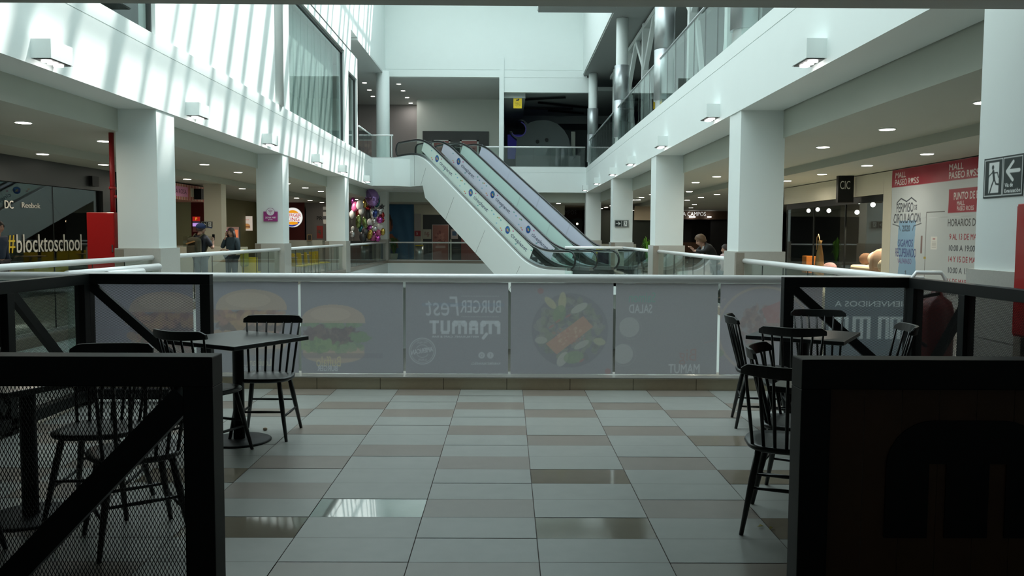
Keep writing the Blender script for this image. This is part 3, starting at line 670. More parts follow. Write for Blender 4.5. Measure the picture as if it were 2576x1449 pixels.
def dC(c, fx, fy):
    G = WHT
    c.text('BURGER', fx(1158), fy(788), .122, G, .75, w=.395, mirror=True, bold=1)
    c.text('Fest', fx(1072), fy(796), .19, G, .7, w=.32, mirror=True, slant=.1)
    for y in (746, 798):
        for i in range(24): c.ell(fx(1162) + i * .0155, fy(y), .003, .003, G, .7)
    c.line([(fx(1065), fy(768)), (fx(1265), fy(768))], .035, lin(120, 150, 185), .30)
    # MAMUT wordmark, mirrored, built of arches
    def arch(x0, x1, legs=2, w=.030, y0=842, y1=808):
        A, B = fx(x0), fx(x1); b, t = fy(y0), fy(y1); r = .03
        c.rect(A + r * .6, B - r * .6, t - w, t, G, .8); c.ell(A + r, t - r, r, r, G, .8); c.ell(B - r, t - r, r, r, G, .8)
        for i in range(legs):
            xx = A + (B - A - w) * i / (legs - 1); c.rect(xx, xx + w, b, t - r, G, .8)
    arch(1208, 1259, 3, .032); c.line([(fx(1224), fy(842)), (fx(1216), fy(852))], .03, G, .8)
    arch(1180, 1203); c.rect(fx(1180), fx(1203), fy(832), fy(826), G, .8)
    arch(1137, 1175, 3, .028); c.rect(fx(1108), fx(1115.5), fy(836), fy(808), G, .8); c.rect(fx(1125), fx(1132), fy(836), fy(808), G, .8); c.rect(fx(1110), fx(1130), fy(842), fy(834), G, .8)
    c.rect(fx(1080), fx(1104), fy(815), fy(808), G, .8); c.rect(fx(1088), fx(1096), fy(842), fy(808), G, .8)
    c.text('RESTAURANT, CAFE & BAR', fx(1086), fy(852), .021, G, .7, w=.46, mirror=True, bold=1)
    X, Y = fx(1062), fy(886); c.ell(X, Y, .132, .132, G, .6, ring=.008); c.ell(X, Y, .115, .115, G, .5, ring=.005)
    c.ell(X, Y, .065, .065, G, .55, ring=.005)
    c.rect(X - .10, X + .10, Y - .03, Y + .03, OB, 1); c.text('AMERICAN', X - .105, Y - .037, .046, G, .75, w=.215, mirror=True, rot=.17, bold=1)
    c.text('THE REAL', X - .055, Y + .075, .022, G, .6, w=.11, mirror=True); c.text('BURGER', X - .04, Y - .098, .022, G, .6, w=.08, mirror=True)
    for px in (1212, 1234): c.ell(fx(px), fy(896), .032, .032, G, .6)
    c.text('f', fx(1234) - .006, fy(896) - .017, .035, OB, 1, mirror=True); c.ell(fx(1212), fy(896), .015, .015, OB, 1, ring=.005)
    c.text('MAMUTRESTAURANTE.CL', fx(1186), fy(920), .022, G, .6, w=.285, mirror=True, bold=1)
def dD(c, fx, fy):
    X, Y = fx(1435), fy(832)
    c.ell(X, Y, .385, .375, lin(118, 117, 122), .55); c.ell(X, Y, .385, .375, lin(170, 170, 172), .35, ring=.010)
    r = random.Random(4)
    c.blob(X, Y, .32, .31, [lin(138, 146, 122), lin(150, 152, 130), lin(120, 118, 112), lin(160, 158, 148)], 230, .035, 11, .5)
    for (a, b, w, h, ro, col) in ((1385, 762, .075, .035, -.8, lin(198, 190, 148)), (1415, 760, .10, .038, 1.5, lin(200, 192, 150)), (1458, 775, .09, .035, .5, lin(196, 196, 186)), (1362, 857, .06, .035, 0, lin(186, 184, 176)), (1510, 860, .06, .035, -.2, lin(186, 184, 150)), (1417, 905, .08, .045, 1.0, lin(196, 194, 186)), (1408, 790, .09, .06, 1.2, lin(132, 152, 112)), (1445, 900, .10, .06, .2, lin(140, 158, 118)), (1465, 868, .08, .03, .5, lin(188, 186, 178))):
        c.ell(fx(a), fy(b), w, h, col, .75, ro)
    P = [(1374, 866), (1468, 795), (1494, 822), (1402, 893)]; c.poly([(fx(a), fy(b)) for a, b in P], lin(198, 150, 124), .85); c.blob(fx(1434), fy(845), .16, .09, [lin(212, 180, 160), lin(190, 132, 110)], 60, .014, 5, .4)
    for (a, b) in ((1360, 732), (1532, 936)): c.ell(fx(a), fy(b), .03, .03, lin(170, 116, 108), .7)
    for (a, b) in ((1405, 808), (1430, 795), (1388, 822), (1466, 908)): c.ell(fx(a), fy(b), .03, .01, lin(186, 118, 110), .7, .6)
def dE(c, fx, fy):
    c.a[:] = pm(OB, (.97, .97, .94))
    c.text('Salmon', fx(1583), fy(760), .10, lin(100, 165, 150), .95, w=.26, mirror=True); c.text('SALAD', fx(1584), fy(787), .085, WHT, .55, w=.225, mirror=True, bold=1)
    for (a, b, r_) in ((1585, 823, .098), (1570, 891, .098)): c.ell(fx(a), fy(b), r_, r_, lin(190, 190, 190), .6); c.ell(fx(a) + .015, fy(b) - .012, r_ * 1.13, r_ * 1.13, lin(172, 172, 172), .35, ring=.006); c.blob(fx(a), fy(b), .07, .07, [lin(172, 172, 170)], 40, .01, 3, .4)
    c.text('MAMUT', fx(1686), fy(940), .092, WHT, .6, w=.305, mirror=True, bold=1); c.text('Big', fx(1712), fy(918), .16, lin(164, 122, 112), .7, w=.17, mirror=True)
    c.line([(fx(1776), fy(862)), (fx(1800), fy(856))], .006, TOM, .6)
def dF(c, fx, fy):
    c.a[:] = pm(OB, (1.0, .97, .97))
    c.ell(fx(1925), fy(830), .46, .44, lin(184, 166, 146), .6, ring=.024); c.blob(fx(1915), fy(820), .22, .20, [lin(142, 116, 110), lin(156, 132, 122), lin(122, 104, 102)], 200, .028, 3, .6)
    c.poly([(fx(1918), fy(775)), (fx(1965), fy(755)), (fx(1965), fy(812)), (fx(1935), fy(812))], lin(168, 112, 106), .7); c.ell(fx(1815), fy(888), .045, .035, GRN, .6)
    c.blob(fx(1820), fy(770), .05, .09, [lin(190, 170, 160)], 10, .008, 5, .6)
def dG(c, fx, fy):
    c.a[:] = lin(96, 102, 108); G = lin(190, 196, 198)
    c.text('BIENVENIDOS A', fx(2104), fy(768), .055, G, .8, w=.72, mirror=True)
    for (x0, n) in ((2090, 2), (2112, 2), (2150, 3), (2215, 2), (2245, 3)):
        x1 = x0 + (16 if n < 3 else 34) + 12; c.rect(fx(x0), fx(x1), fy(800), fy(793), G, .6)
        for i in range(n): xx = x0 + (x1 - x0 - 9) * i / (n - 1); c.rect(fx(xx), fx(xx + 9), fy(850), fy(798), G, .6)
def dP(c, fx, fy): c.a[:] = lin(150, 152, 158); c.blob(.5, .5, .3, .2, [lin(170, 150, 140)], 40, .05, 2, .4)
film(225, 489, dA0, 1, label='frosted film with a mirrored bacon burger seen through the mesh')
film(489, 753, dA, 2, label='frosted film with a mirrored bacon burger and the words Louisiana Burger')
film(753, 1017, dB, 3, label='frosted film with a mirrored beef burger and the words Buffalo Burger')
film(1017, 1282, dC, 4, label='frosted film with mirrored Burger Fest lettering')
film(1282, 1547, dD, 5, label='frosted film with a mirrored salmon salad plate')
film(1547, 1811, dE, 6, label='frosted film with mirrored Salmon Salad lettering and two sauce bowls')
film(1811, 2075, dF, 7, label='frosted film with a mirrored steak on a round board')
film(2075, 2322, dG, 8, label='dark film with mirrored welcome lettering behind the mesh')
for (a, b) in ((-303, -40), (-40, 210)):
    X0 = (a - 1276) * KP; X1 = (b - 1276) * KP - .02; MB().box(X0 - AL, X1 - AL, -.006, .006, .13, 1.035).build('glass_panel', GL, parent=nr)
# short rail ends that rise beside the void on the left
railing((-4.42, 8.35, 0), (-4.42, 10.55, 0), 0, 'short white rail end on the left beyond the black mesh frame, longer of two', n=2, rail_z=1.115)
railing((-4.02, 8.35, 0), (-4.02, 9.15, 0), 0, 'short white rail end on the left beyond the black mesh frame, shorter of two', n=1, rail_z=1.115)

# ================================================================ ESCALATORS
EO = Vector((1.13, 31.5, 0)); ED = Vector((-4.95, 6.9, 0)).normalized(); EANG = math.atan2(ED.y, ED.x); RUN, RISE = 8.49, 4.98; SP = 1.06
def espath(off, s0=-1.9, s1=10.9, h=.905, fil=1.0):
    """line parallel to the handrail at perpendicular distance off below it, as (s, z)"""
    th = math.atan2(RISE, RUN); pts = []
    k = off * math.tan(th / 2)
    B = (0 + k, h - off); T = (RUN + k, h + RISE - off)
    # offsetting moves both kinks by the same amount along s
    def bez(P0, P1, P2, n=8): return [((1 - t) ** 2 * P0[0] + 2 * t * (1 - t) * P1[0] + t * t * P2[0], (1 - t) ** 2 * P0[1] + 2 * t * (1 - t) * P1[1] + t * t * P2[1]) for t in [i / n for i in range(n + 1)]]
    u = (math.cos(th), math.sin(th))
    pts.append((s0, B[1])); pts += bez((B[0] - fil, B[1]), B, (B[0] + fil * u[0], B[1] + fil * u[1]))
    for i in range(1, 6):
        t = i / 6; pts.append((B[0] + (T[0] - B[0]) * t, B[1] + (T[1] - B[1]) * t))
    pts += bez((T[0] - fil * u[0], T[1] - fil * u[1]), T, (T[0] + fil, T[1])); pts.append((s1, T[1]))
    return pts
def sheet(pa, pb, y0, y1):
    """solid strip between two (s,z) polylines of equal length, between lateral y0 and y1"""
    q = MB(); n = len(pa)
    V = [(s, y, z) for y in (y0, y1) for (s, z) in pa] + [(s, y, z) for y in (y0, y1) for (s, z) in pb]
    F = []
    for i in range(n - 1):
        F += [(i, i + 1, 2 * n + i + 1, 2 * n + i), (n + i, 3 * n + i, 3 * n + i + 1, n + i + 1), (i, n + i, n + i + 1, i + 1), (2 * n + i, 2 * n + i + 1, 3 * n + i + 1, 3 * n + i)]
    F += [(0, 2 * n, 3 * n, n), (n - 1, 2 * n - 1, 4 * n - 1, 3 * n - 1)]
    q.add(V, F); return q
def proj(p):
    q = CM.inverted() @ Vector(p); return (1288 + FPX * q.x / -q.z, 724.5 - FPX * q.y / -q.z)
def logo(c, x, y, s):
    c.ell(x, y, .17 * s, .17 * s, lin(28, 88, 160)); c.ell(x - .03, y + .03, .10 * s, .10 * s, lin(40, 125, 190), .7)
    for (a, b, col) in ((-.05, .02, (230, 180, 60)), (.03, .04, (120, 190, 90)), (-.01, -.05, (220, 110, 120)), (.06, -.02, (240, 220, 90)), (-.08, -.03, (150, 90, 170)), (.0, .0, (240, 210, 120)), (.02, .10, (90, 160, 200))): c.ell(x + a * s, y + b * s, .028 * s, .028 * s, lin(*col))
    c.line([(x - .22 * s, y - .02), (x - .10, y - .09 * s)], .015, lin(180, 120, 140)); c.line([(x + .10, y + .13 * s), (x + .22 * s, y + .05)], .015, lin(180, 150, 80))
    c.text('cineplanet', x + .34 * s, y - .17 * s, .24 * s, lin(20, 45, 85), w=1.28 * s, bold=1); c.ell(x + 1.68 * s, y + .02, .015, .015, lin(60, 90, 130))
def escalator(j0, name_lab, films):
    o = empty('escalator', EO, EANG, label=name_lab, cat='escalator')
    ya, yb = -SP * j0, -SP * (j0 + 1)
    for jj, (y, fi) in enumerate(((ya, films[0]), (yb, films[1]))):
        hp = espath(0); dk = espath(.66); gl = espath(.05); gl2 = espath(.62)
        r = .33
        e0 = [(-1.9 - r * math.sin(t), .905 - r + r * math.cos(t)) for t in np.linspace(math.pi * .9, 0.15, 9)]
        e1 = [(10.9 + r * math.sin(t), .905 + RISE - r + r * math.cos(t)) for t in np.linspace(.15, math.pi * .9, 9)]
        P = e0 + hp + e1
        hb = MB(); hb.tube([(s, y, z) for s, z in P], .038, 8); hrl = hb.build('handrail', mat('black_rubber', (.012, .013, .014), .35, var=.05), parent=o)
        MB().tube([(s, y, z) for s, z in espath(.045)], .022, 6).build('handrail_guide', STEEL, parent=hrl)
        g = sheet(gl, gl2, y - .006, y + .006); gpan = g.build('balustrade_glass', GL, parent=o)
        for sgn, ends, zz in ((-1, -1.9, .905), (1, 10.9, .905 + RISE)):
            MB().prism([(ends + sgn * (r - .04) * math.sin(t), y - .006, zz - r + (r - .04) * math.cos(t)) for t in np.linspace(0, math.pi, 12)], (0, .012, 0)).build('newel_glass', GL, parent=o)
        sheet(espath(.60), espath(.72), y - .10, y + .10).build('deck', STEEL, parent=o)
        yi = y - .06 if jj == 0 else y + .06
        sheet(espath(.70), espath(.95), min(yi, yi + .01), max(yi, yi + .01)).build('skirt', SLATE, parent=o)
        # printed film on the inclined glass
        col, logos = fi
        th = math.atan2(RISE, RUN); L = 9.55
        n_ = Vector((math.sin(th), 0, -math.cos(th)))   # down-normal in local (s,z): pointing below the rail
        top = Vector((RUN - .05, y + .012, .905 + RISE - .03)); u = Vector((-math.cos(th), 0, -math.sin(th))); dn = Vector((math.sin(th), 0, -math.cos(th)))
        org = top + dn * .60; c = Canvas(L, .54, .014 if logos else .05, col)
        MW = Matrix.Translation(EO) @ Matrix.Rotation(EANG, 4, 'Z')
        for t_ in (.28, .55, .80): c.line([(L * t_, 0), (L * t_, .54)], .012, pm(col, (.6, .6, .6)))
        if logos:
            rr = random.Random(3)
            pos = []
            for lx in logos:
                best = min((abs(proj(MW @ (org + u * (k * L / 200) + (-dn) * .27))[0] - lx), k * L / 200) for k in range(200)); pos.append(best[1]); logo(c, best[1], .30, .92)
            for p_ in pos:
                for (a, b, cc) in ((-.45, .12, (230, 170, 90)), (-.6, .40, (90, 180, 180)), (.35, .45, (210, 90, 150)), (.75, .10, (90, 180, 180)), (1.75, .42, (80, 170, 160)), (1.95, .36, (90, 170, 210)), (2.3, .15, (140, 200, 220)), (2.35, .42, (225, 150, 90)), (2.25, .38, (110, 180, 110)), (-.35, .08, (210, 90, 120))):
                    c.ell(p_ + a, b, .05, .028, lin(*cc), .9, .3)
        c.build('printed_film', tuple(org), tuple(u), tuple(-dn), m=printed('balustrade_film', .08, .4), parent=gpan)
    # steps
    th = math.atan2(RISE, RUN); k = .9 * math.tan(th / 2); N = 25
    SM = stripes('grooved_step_metal', (.16, .18, .18), (.09, .10, .10), 60, 'Y', .4) if 'gs' not in MATS else MATS['gs']; MATS['gs'] = SM
    for i in range(-4, N + 4):
        s = .25 + i * (RUN - .2) / N; z = min(max(i, 0) * RISE / N, RISE)
        if i < 0: z = 0
        z += .005
        MB().box(s, s + RUN / N + .01, yb + .08, ya - .08, z - .20, z).build('step', SM, parent=o)
    MB().box(-2.6, -1.1, yb + .02, ya - .02, .0, .02).build('landing_plate', STEEL, parent=o)
    MB().box(RUN + 1.6, RUN + 2.9, yb + .02, ya - .02, RISE, RISE + .02).build('landing_plate', STEEL, parent=o)
    # truss cladding
    y0, y1 = (yb - .05, ya + .16) if j0 == 0 else (yb - .16, ya + .05)
    top = espath(1.15, -2.2, 11.2); bot = [(s, z - 1.20) for s, z in espath(1.15, -2.2, 11.2)]
    bot = [(s, max(z, -1.25)) for s, z in bot]; bot = [(s, z if s < RUN - .3 else max(z, 3.71)) for s, z in bot]
    sheet(top, bot, y0, y1).build('truss_cladding', WHITE, parent=o)
    if j0 == 0:
        side = sheet(espath(.70, -2.2, 11.2), bot, ya + .10, ya + .165).build('side_cladding', WHITE, parent=o)
        qj = MB()
        for s in (.55, 2.95, 5.35, 7.75): qj.beam((s + .33, ya + .166, .905 + RISE * s / RUN - .95), (s + (1.12 if s < 7 else .80), ya + .166, .905 + RISE * s / RUN - (2.04 if s < 7 else 1.72)), .004, .012, (0, 1, 0))
        qj.beam((RUN + .65, ya + .166, RISE + .15), (RUN + .65, ya + .166, 3.75), .004, .012, (0, 1, 0)); qj.build('panel_joint', SLATE, parent=o)
    else:
        sheet(espath(.70, -2.2, 11.2), bot, yb - .165, yb - .10).build('side_cladding', WHITE, parent=o)
    return o
escalator(0, 'nearer escalator with white side, both balustrades carrying blue cinema logos', [(lin(225, 242, 234), (1099, 1184, 1276)), (lin(236, 236, 250), (1153, 1238, 1329))])
escalator(2, 'farther escalator with plain pale green and lilac balustrade panels', [(lin(215, 242, 234), None), (lin(222, 226, 244), None)])

# ================================================================ DINING AREA
HP, TB = 1.14, .088
_mesh_cache = {}
def exp_mesh(w, h):
    """expanded-metal sheet w x h in the local XZ plane, staggered drop-shaped openings"""
    key = (round(w, 3), round(h, 3))
    if key in _mesh_cache: return _mesh_cache[key]
    s = .0057; P = .0228; t = .0017; dpt = .0016
    nS = int(w / s) + 1; nz = int(h / P * 4) + 1
    k = np.arange(nS)[:, None]; j = np.arange(nz)[None, :]
    z = j * P / 4 + np.zeros_like(k); ph = j % 4
    amp = np.where(ph == 0, 1.0, np.where(ph == 2, -1.0, 0.0)) * (s / 2 - t * .35)
    x = k * s + amp * np.where(k % 2 == 0, 1, -1)
    z = z + np.where(ph == 1, -.0012, np.where(ph == 3, -.0012, 0))
    V = np.zeros((nS, nz, 4, 3))
    for c, (a, b) in enumerate(((-t / 2, -dpt / 2), (t / 2, -dpt / 2), (t / 2, dpt / 2), (-t / 2, dpt / 2))):
        V[:, :, c, 0] = np.clip(x + a, 0, w); V[:, :, c, 1] = b; V[:, :, c, 2] = np.clip(z, 0, h)
    idx = np.arange(nS * nz * 4).reshape(nS, nz, 4); F = []
    for c in range(4):
        d = (c + 1) % 4; F.append(np.stack([idx[:, :-1, c], idx[:, :-1, d], idx[:, 1:, d], idx[:, 1:, c]], -1).reshape(-1, 4))
    F = np.concatenate(F); me = bpy.data.meshes.new('mesh_sheet')
    me.vertices.add(V.size // 3); me.vertices.foreach_set('co', V.reshape(-1)); me.loops.add(F.size); me.loops.foreach_set('vertex_index', F.reshape(-1).astype(np.int32))
    me.polygons.add(len(F)); me.polygons.foreach_set('loop_start', (np.arange(len(F)) * 4).astype(np.int32)); me.update(calc_edges=True); me.materials.append(BLACK)
    _mesh_cache[key] = me; return me
def partition(x, y, ang, L, posts, braces, label, board=False):
    """frame running along local +X from (x,y); local Y thickness TB"""
    o = empty('partition', (x, y, 0), ang, label=label, cat='partition')
    MB().box(0, L, 0, TB, HP - TB, HP).build('top_rail', BLACK, parent=o, bevel=.003); MB().box(0, L, 0, TB, .04, .04 + TB).build('bottom_rail', BLACK, parent=o)
    for p in posts: MB().box(p, p + TB, 0, TB, 0, HP - TB).build('post', BLACK, parent=o, bevel=.003)
    for a, b in zip(posts[:-1], posts[1:]):
        w = b - a - TB; h = HP - 2 * TB - .04
        if board:
            q = MB(); nb = int(w / .11)
            for i in range(nb): q.box(a + TB + w * i / nb + .001, a + TB + w * (i + 1) / nb - .001, TB * .35, TB * .5, .04 + TB, HP - TB)
            q.build('board_panel', WOOD, parent=o)
        else:
            me = exp_mesh(w, h); m = bpy.data.objects.new('mesh_panel', me); COL.objects.link(m); m.parent = o; m.location = (a + TB, TB * .6, .04 + TB)
    for (a, za, b, zb) in braces: MB().beam((a, TB * .3, za), (b, TB * .3, zb), .045, .075, (0, 0, 1)).build('diagonal_brace', BLACK, parent=o)
    return o
zt, zb_ = HP - TB - .01, .14
pl = -.857
partition(-3.72, 2.40, 0, 3.72 + pl, [0, .93, 1.86, 3.72 + pl - TB], [(3.72 + pl - TB - .0, zt - .02, 1.95, .17), (1.86, zt, .99, zb_), (.93, zt, .05, zb_)], 'black mesh partition closest to the camera on the left')
partition(-3.72, 7.23, 0, 1.13, [0, 1.13 - TB], [(TB, zt, 1.0, .22)], 'black mesh partition behind the left tables with a diagonal brace, in front of the burger film')
partition(-3.72 + TB, 2.49, math.pi / 2, 4.74, [0, 1.15, 2.4, 3.55, 4.74 - TB], [(3.64, zt, 4.60, .2), (2.49, zt, 3.50, .2), (1.24, zt, 2.35, .2), (.09, zt, 1.1, .2)], 'black mesh side partition along the left of the tables')
partition(.862, 2.40, 0, 2.74, [0, 2.74 - TB], [], 'black partition with dark wooden boards closest to the camera on the right', board=True)
partition(2.42, 7.23, 0, 1.18, [0, 1.18 - TB], [(TB, zt, 1.04, .22)], 'black mesh partition behind the right tables, in front of the welcome film')
partition(3.51 + TB, 2.49, math.pi / 2, 4.74, [0, 1.25, 2.55, 3.85, 4.74 - TB], [(3.88, zt, 4.62, .2), (2.62, zt, 3.7, .2), (1.32, zt, 2.4, .2)], 'black side partition along the right of the tables')
# the black letter m fixed on the boards
q = MB(); x0, zt_, zb__, w, g = 1.13, .955, .60, .128, .052
xs = [x0 + i * (w + g) for i in range(3)]; X1 = xs[2] + w
def arc(cx, cz, r, a0, a1, n=8): return [(cx + r * math.cos(a), 2.425, cz + r * math.sin(a)) for a in np.linspace(a0, a1, n)]
out = arc(x0 + .14, zt_ - .14, .14, math.pi, math.pi / 2) + arc(X1 - .14, zt_ - .14, .14, math.pi / 2, 0)
for i in (2, 1, 0):
    out += [(xs[i] + w, 2.425, zb__), (xs[i], 2.425, zb__)]
    if i: out += [(xs[i], 2.425, zt_ - .13), (xs[i - 1] + w, 2.425, zt_ - .13)]
q.prism(out, (0, .02, 0)); q.build('letter_sign', BLACK, label='large black rounded letter m fixed on the dark boards at lower right', cat='sign')
def make_table(x, y, rz, label):
    o = empty('cafe_table', (x, y, 0), rz, label=label, cat='table', group=None)
    MB().box(-.35, .35, -.35, .35, .722, .752).build('tabletop', BLKTOP, parent=o, bevel=.004)
    MB().lathe([(.04, .022), (.04, .70), (.10, .705), (.10, .722)], n=18).build('pedestal', BLACK, parent=o)
    MB().lathe([(.225, .004), (.225, .012), (.21, .018), (.05, .024)], n=36).build('base_plate', BLACK, parent=o)
    return o
def make_chair(x, y, rz, label):
    o = empty('spindle_chair', (x, y, 0.004), rz, label=label, cat='chair')
    # seat: rounded saddle
    q = MB(); n = 28; ring = []
    for k in range(n):
        t = 2 * math.pi * k / n; c_, s_ = math.cos(t), math.sin(t); e = 2 / 3.0
        ring.append((.215 * math.copysign(abs(c_) ** e, c_) * (1.0 if s_ > 0 else .94), .21 * math.copysign(abs(s_) ** e, s_)))
    levels = [(.90, .418), (.985, .428), (1.0, .440), (.97, .450), (.75, .444), (.40, .438), (.02, .438)]
    V = [(a * k, b * k, z) for (k, z) in levels for (a, b) in ring]; F = [(i * n + k, i * n + (k + 1) % n, (i + 1) * n + (k + 1) % n, (i + 1) * n + k) for i in range(len(levels) - 1) for k in range(n)]
    q.add(V, F, True); q.f.append(list(range(n - 1, -1, -1))); q.m.append(0); q.build('seat', BLKWOOD, parent=o)
    feet = {}
    for sx in (-1, 1):
        for sy in (-1, 1):
            a = Vector((sx * .135, sy * .135, .43)); b = Vector((sx * .205, sy * .215, 0)); feet[(sx, sy)] = (a, b)
            MB().tube([a, a.lerp(b, .35), b], [.015, .018, .011], 10).build('leg', BLKWOOD, parent=o)
    mid = lambda k, t: feet[k][0].lerp(feet[k][1], t)
    for sy in (-1, 1):
        t_ = .52 if sy > 0 else .46; a, b = mid((-1, sy), t_), mid((1, sy), t_)
        MB().tube([a, (a + b) / 2, b], [.007, .010, .007], 8).build('stretcher', BLKWOOD, parent=o)
    for sx in (-1, 1):
        a, b = mid((sx, -1), .60), mid((sx, 1), .60); MB().tube([a, (a + b) / 2, b], [.007, .010, .007], 8).build('stretcher', BLKWOOD, parent=o)
    # crest rail: bowed, with down-curled ends
    q = MB(); N = 14; V = []; F = []
    for i in range(N + 1):
        u = -1 + 2 * i / N; x_ = u * .225; yb = -.285 + .075 * u * u; z0 = .80 - .006 * (1 - u * u); hh = .062 - .012 * abs(u) ** 4 - (.02 if abs(u) > .97 else 0); zc = .805 + .01 * (u * u)
        for (dy, z) in ((-.012, zc), (.012, zc), (.009, zc + hh), (-.012, zc + hh)): V.append((x_, yb + dy - (z - zc) * .18, z))
    for i in range(N):
        for c in range(4): F.append((i * 4 + c, i * 4 + (c + 1) % 4, (i + 1) * 4 + (c + 1) % 4, (i + 1) * 4 + c))
    F += [(3, 2, 1, 0), (N * 4, N * 4 + 1, N * 4 + 2, N * 4 + 3)]
    q.add(V, F); q.build('crest_rail', BLKWOOD, parent=o, bevel=.004)
    for i in range(7):
        u = -1 + 2 * i / 6; a = (u * .165, -.185 + .05 * u * u, .445); b = (u * .20, -.283 + .070 * u * u, .815)
        m_ = tuple((p + r_) / 2 for p, r_ in zip(a, b)); MB().tube([a, m_, b], [.0085, .0095, .007], 8).build('spindle', BLKWOOD, parent=o)
    return o
rad = math.radians
make_table(-1.93, 5.93, rad(-30), 'square black cafe table with round base, beside the burger films on the left')
make_table(-2.50, 4.30, rad(-25), 'square black cafe table seen through the near left mesh')
make_table(2.28, 6.33, rad(-32), 'square black cafe table at the back right with four chairs round it')
make_table(1.80, 4.20, rad(-35), 'square black cafe table half hidden behind the right wooden partition')
make_chair(-1.79, 6.12, rad(180), 'black spindle-back chair facing us on the far side of the left table')
make_chair(-2.04, 5.58, rad(-24), 'black spindle-back chair with its back to us at the left table, above the near frame')
make_chair(-2.20, 4.44, rad(186), 'black spindle chair whose crest just shows above the near left partition')
make_chair(-1.80, 3.98, rad(35), 'black spindle chair seen through the near mesh, closest to the front')
make_chair(-3.02, 4.35, rad(120), 'black spindle chair seen through the near mesh at the far left edge')
make_chair(-2.62, 3.70, rad(-15), 'black spindle chair seen through the near mesh at lower left')
make_chair(2.03, 6.52, rad(-101), 'black spindle chair seen side-on at the left of the back right table')
make_chair(2.06, 5.92, rad(-22), 'black spindle chair with its back to us in front of the back right table')
make_chair(2.62, 6.82, rad(172), 'black spindle chair on the far side of the back right table')
make_chair(2.62, 5.93, rad(78), 'black spindle chair on the right side of the back right table')
make_chair(1.66, 4.63, rad(-118), 'black spindle chair between the nearest right chair and the back table')
make_chair(1.443, 4.20, rad(-20), 'nearest black spindle chair on the right, with splayed legs on the open floor')
# small things on the floor
MB().ball((0, 0, 0), .018, .014, .012).build('crumb', mat('crumb', (.55, .42, .3), .8), loc=atZ(667, 1079, .016), label='small tan crumb on the tiles beside the left chair legs', cat='crumb')
for i, (a, b) in enumerate(((1913, 1325), (1938, 1330))):
    v = atZ(a, b, .006); q = MB(); q.add([(-.02, -.006, .002), (0, .004, .012), (.02, -.004, .004), (.004, -.012, .010)], [(0, 3, 1), (3, 2, 1), (0, 1, 2, 3)]); q.build('dry_leaf', mat('yellow_leaf', (.35, .30, .05), .7), loc=v, rz=i * .7, label='%s yellow scrap of dry leaf on the floor by the right chair' % ('left' if i == 0 else 'right'), cat='leaf')
# red wheeled fire extinguisher at the right, red cabinet beside it
o = empty('fire_extinguisher', (3.98, 7.66, 0), label='red wheeled fire extinguisher with black hose and white handle behind the right partition', cat='extinguisher')
MB().lathe([(.10, .05), (.15, .10), (.155, .80), (.13, .90), (.06, .95), (.04, 1.0)], n=24).build('cylinder', mat('dark_red_enamel', (.13, .01, .01), .3), parent=o)
MB().tube([(-.03, -.1, .98), (-.2, -.12, .95), (-.25, -.12, .75), (-.22, -.12, .55), (-.15, -.15, .5)], .018, 8).build('hose', BLACK, parent=o)
MB().tube([(-.16, .16, .2), (-.16, .16, 1.10), (-.12, .16, 1.16), (.12, .16, 1.16), (.16, .16, 1.10), (.16, .16, .2)], .02, 8).build('handle', RAILW, parent=o)
for sx in (-1, 1): 
    w_ = MB().lathe([(.13, 0), (.13, .04)], n=18).build('wheel', BLACK, parent=o, loc=(sx * .2, .16, .13)); w_.rotation_euler.y = math.pi / 2
o = empty('hose_cabinet', (BR + .02, 5.9, 0), label='red fire cabinet at the right edge beside the column with the evacuation sign', cat='cabinet')
MB().box(-.10, .2, 0, .62, .72, 1.76).build('body', RED, parent=o, bevel=.006); dr = MB().box(-.115, -.10, .02, .60, .74, 1.74).build('door', RED, parent=o); MB().box(-.13, -.115, .08, .10, 1.2, 1.3).build('handle', STEEL, parent=dr)
MB().tube([(4.20, 5.85, 0), (4.20, 5.85, 3.7)], .06, 12).build('red_pipe', REDP, label='dark red riser pipe at the right edge of the picture', cat='pipe')
# left: red hose cabinet and riser
o = empty('hose_cabinet', (-7.58, 15.05, 0), label='red fire cabinet standing left of the first left column', cat='cabinet')
MB().box(0, .50, 0, .28, .55, 1.86).build('body', RED, parent=o, bevel=.008); dr = MB().box(.01, .49, -.015, 0, .57, 1.84).build('door', RED, parent=o)
MB().box(.45, .47, -.03, -.015, 1.15, 1.28).build('handle', STEEL, parent=dr)
o = empty('riser_pipe', (-7.17, 15.2, 0), label='red vertical pipe rising from the left fire cabinet to the ceiling', cat='pipe')
MB().tube([(0, 0, 1.86), (0, 0, 3.3)], .045, 14).build('pipe', REDP, parent=o); MB().lathe([(.062, 0), (.062, .05)], (0, 0, 2.28), 14).build('coupling', REDP, parent=o); MB().tube([(0, 0, 2.15), (.11, 0, 2.15)], .03, 10).build('branch', REDP, parent=o)
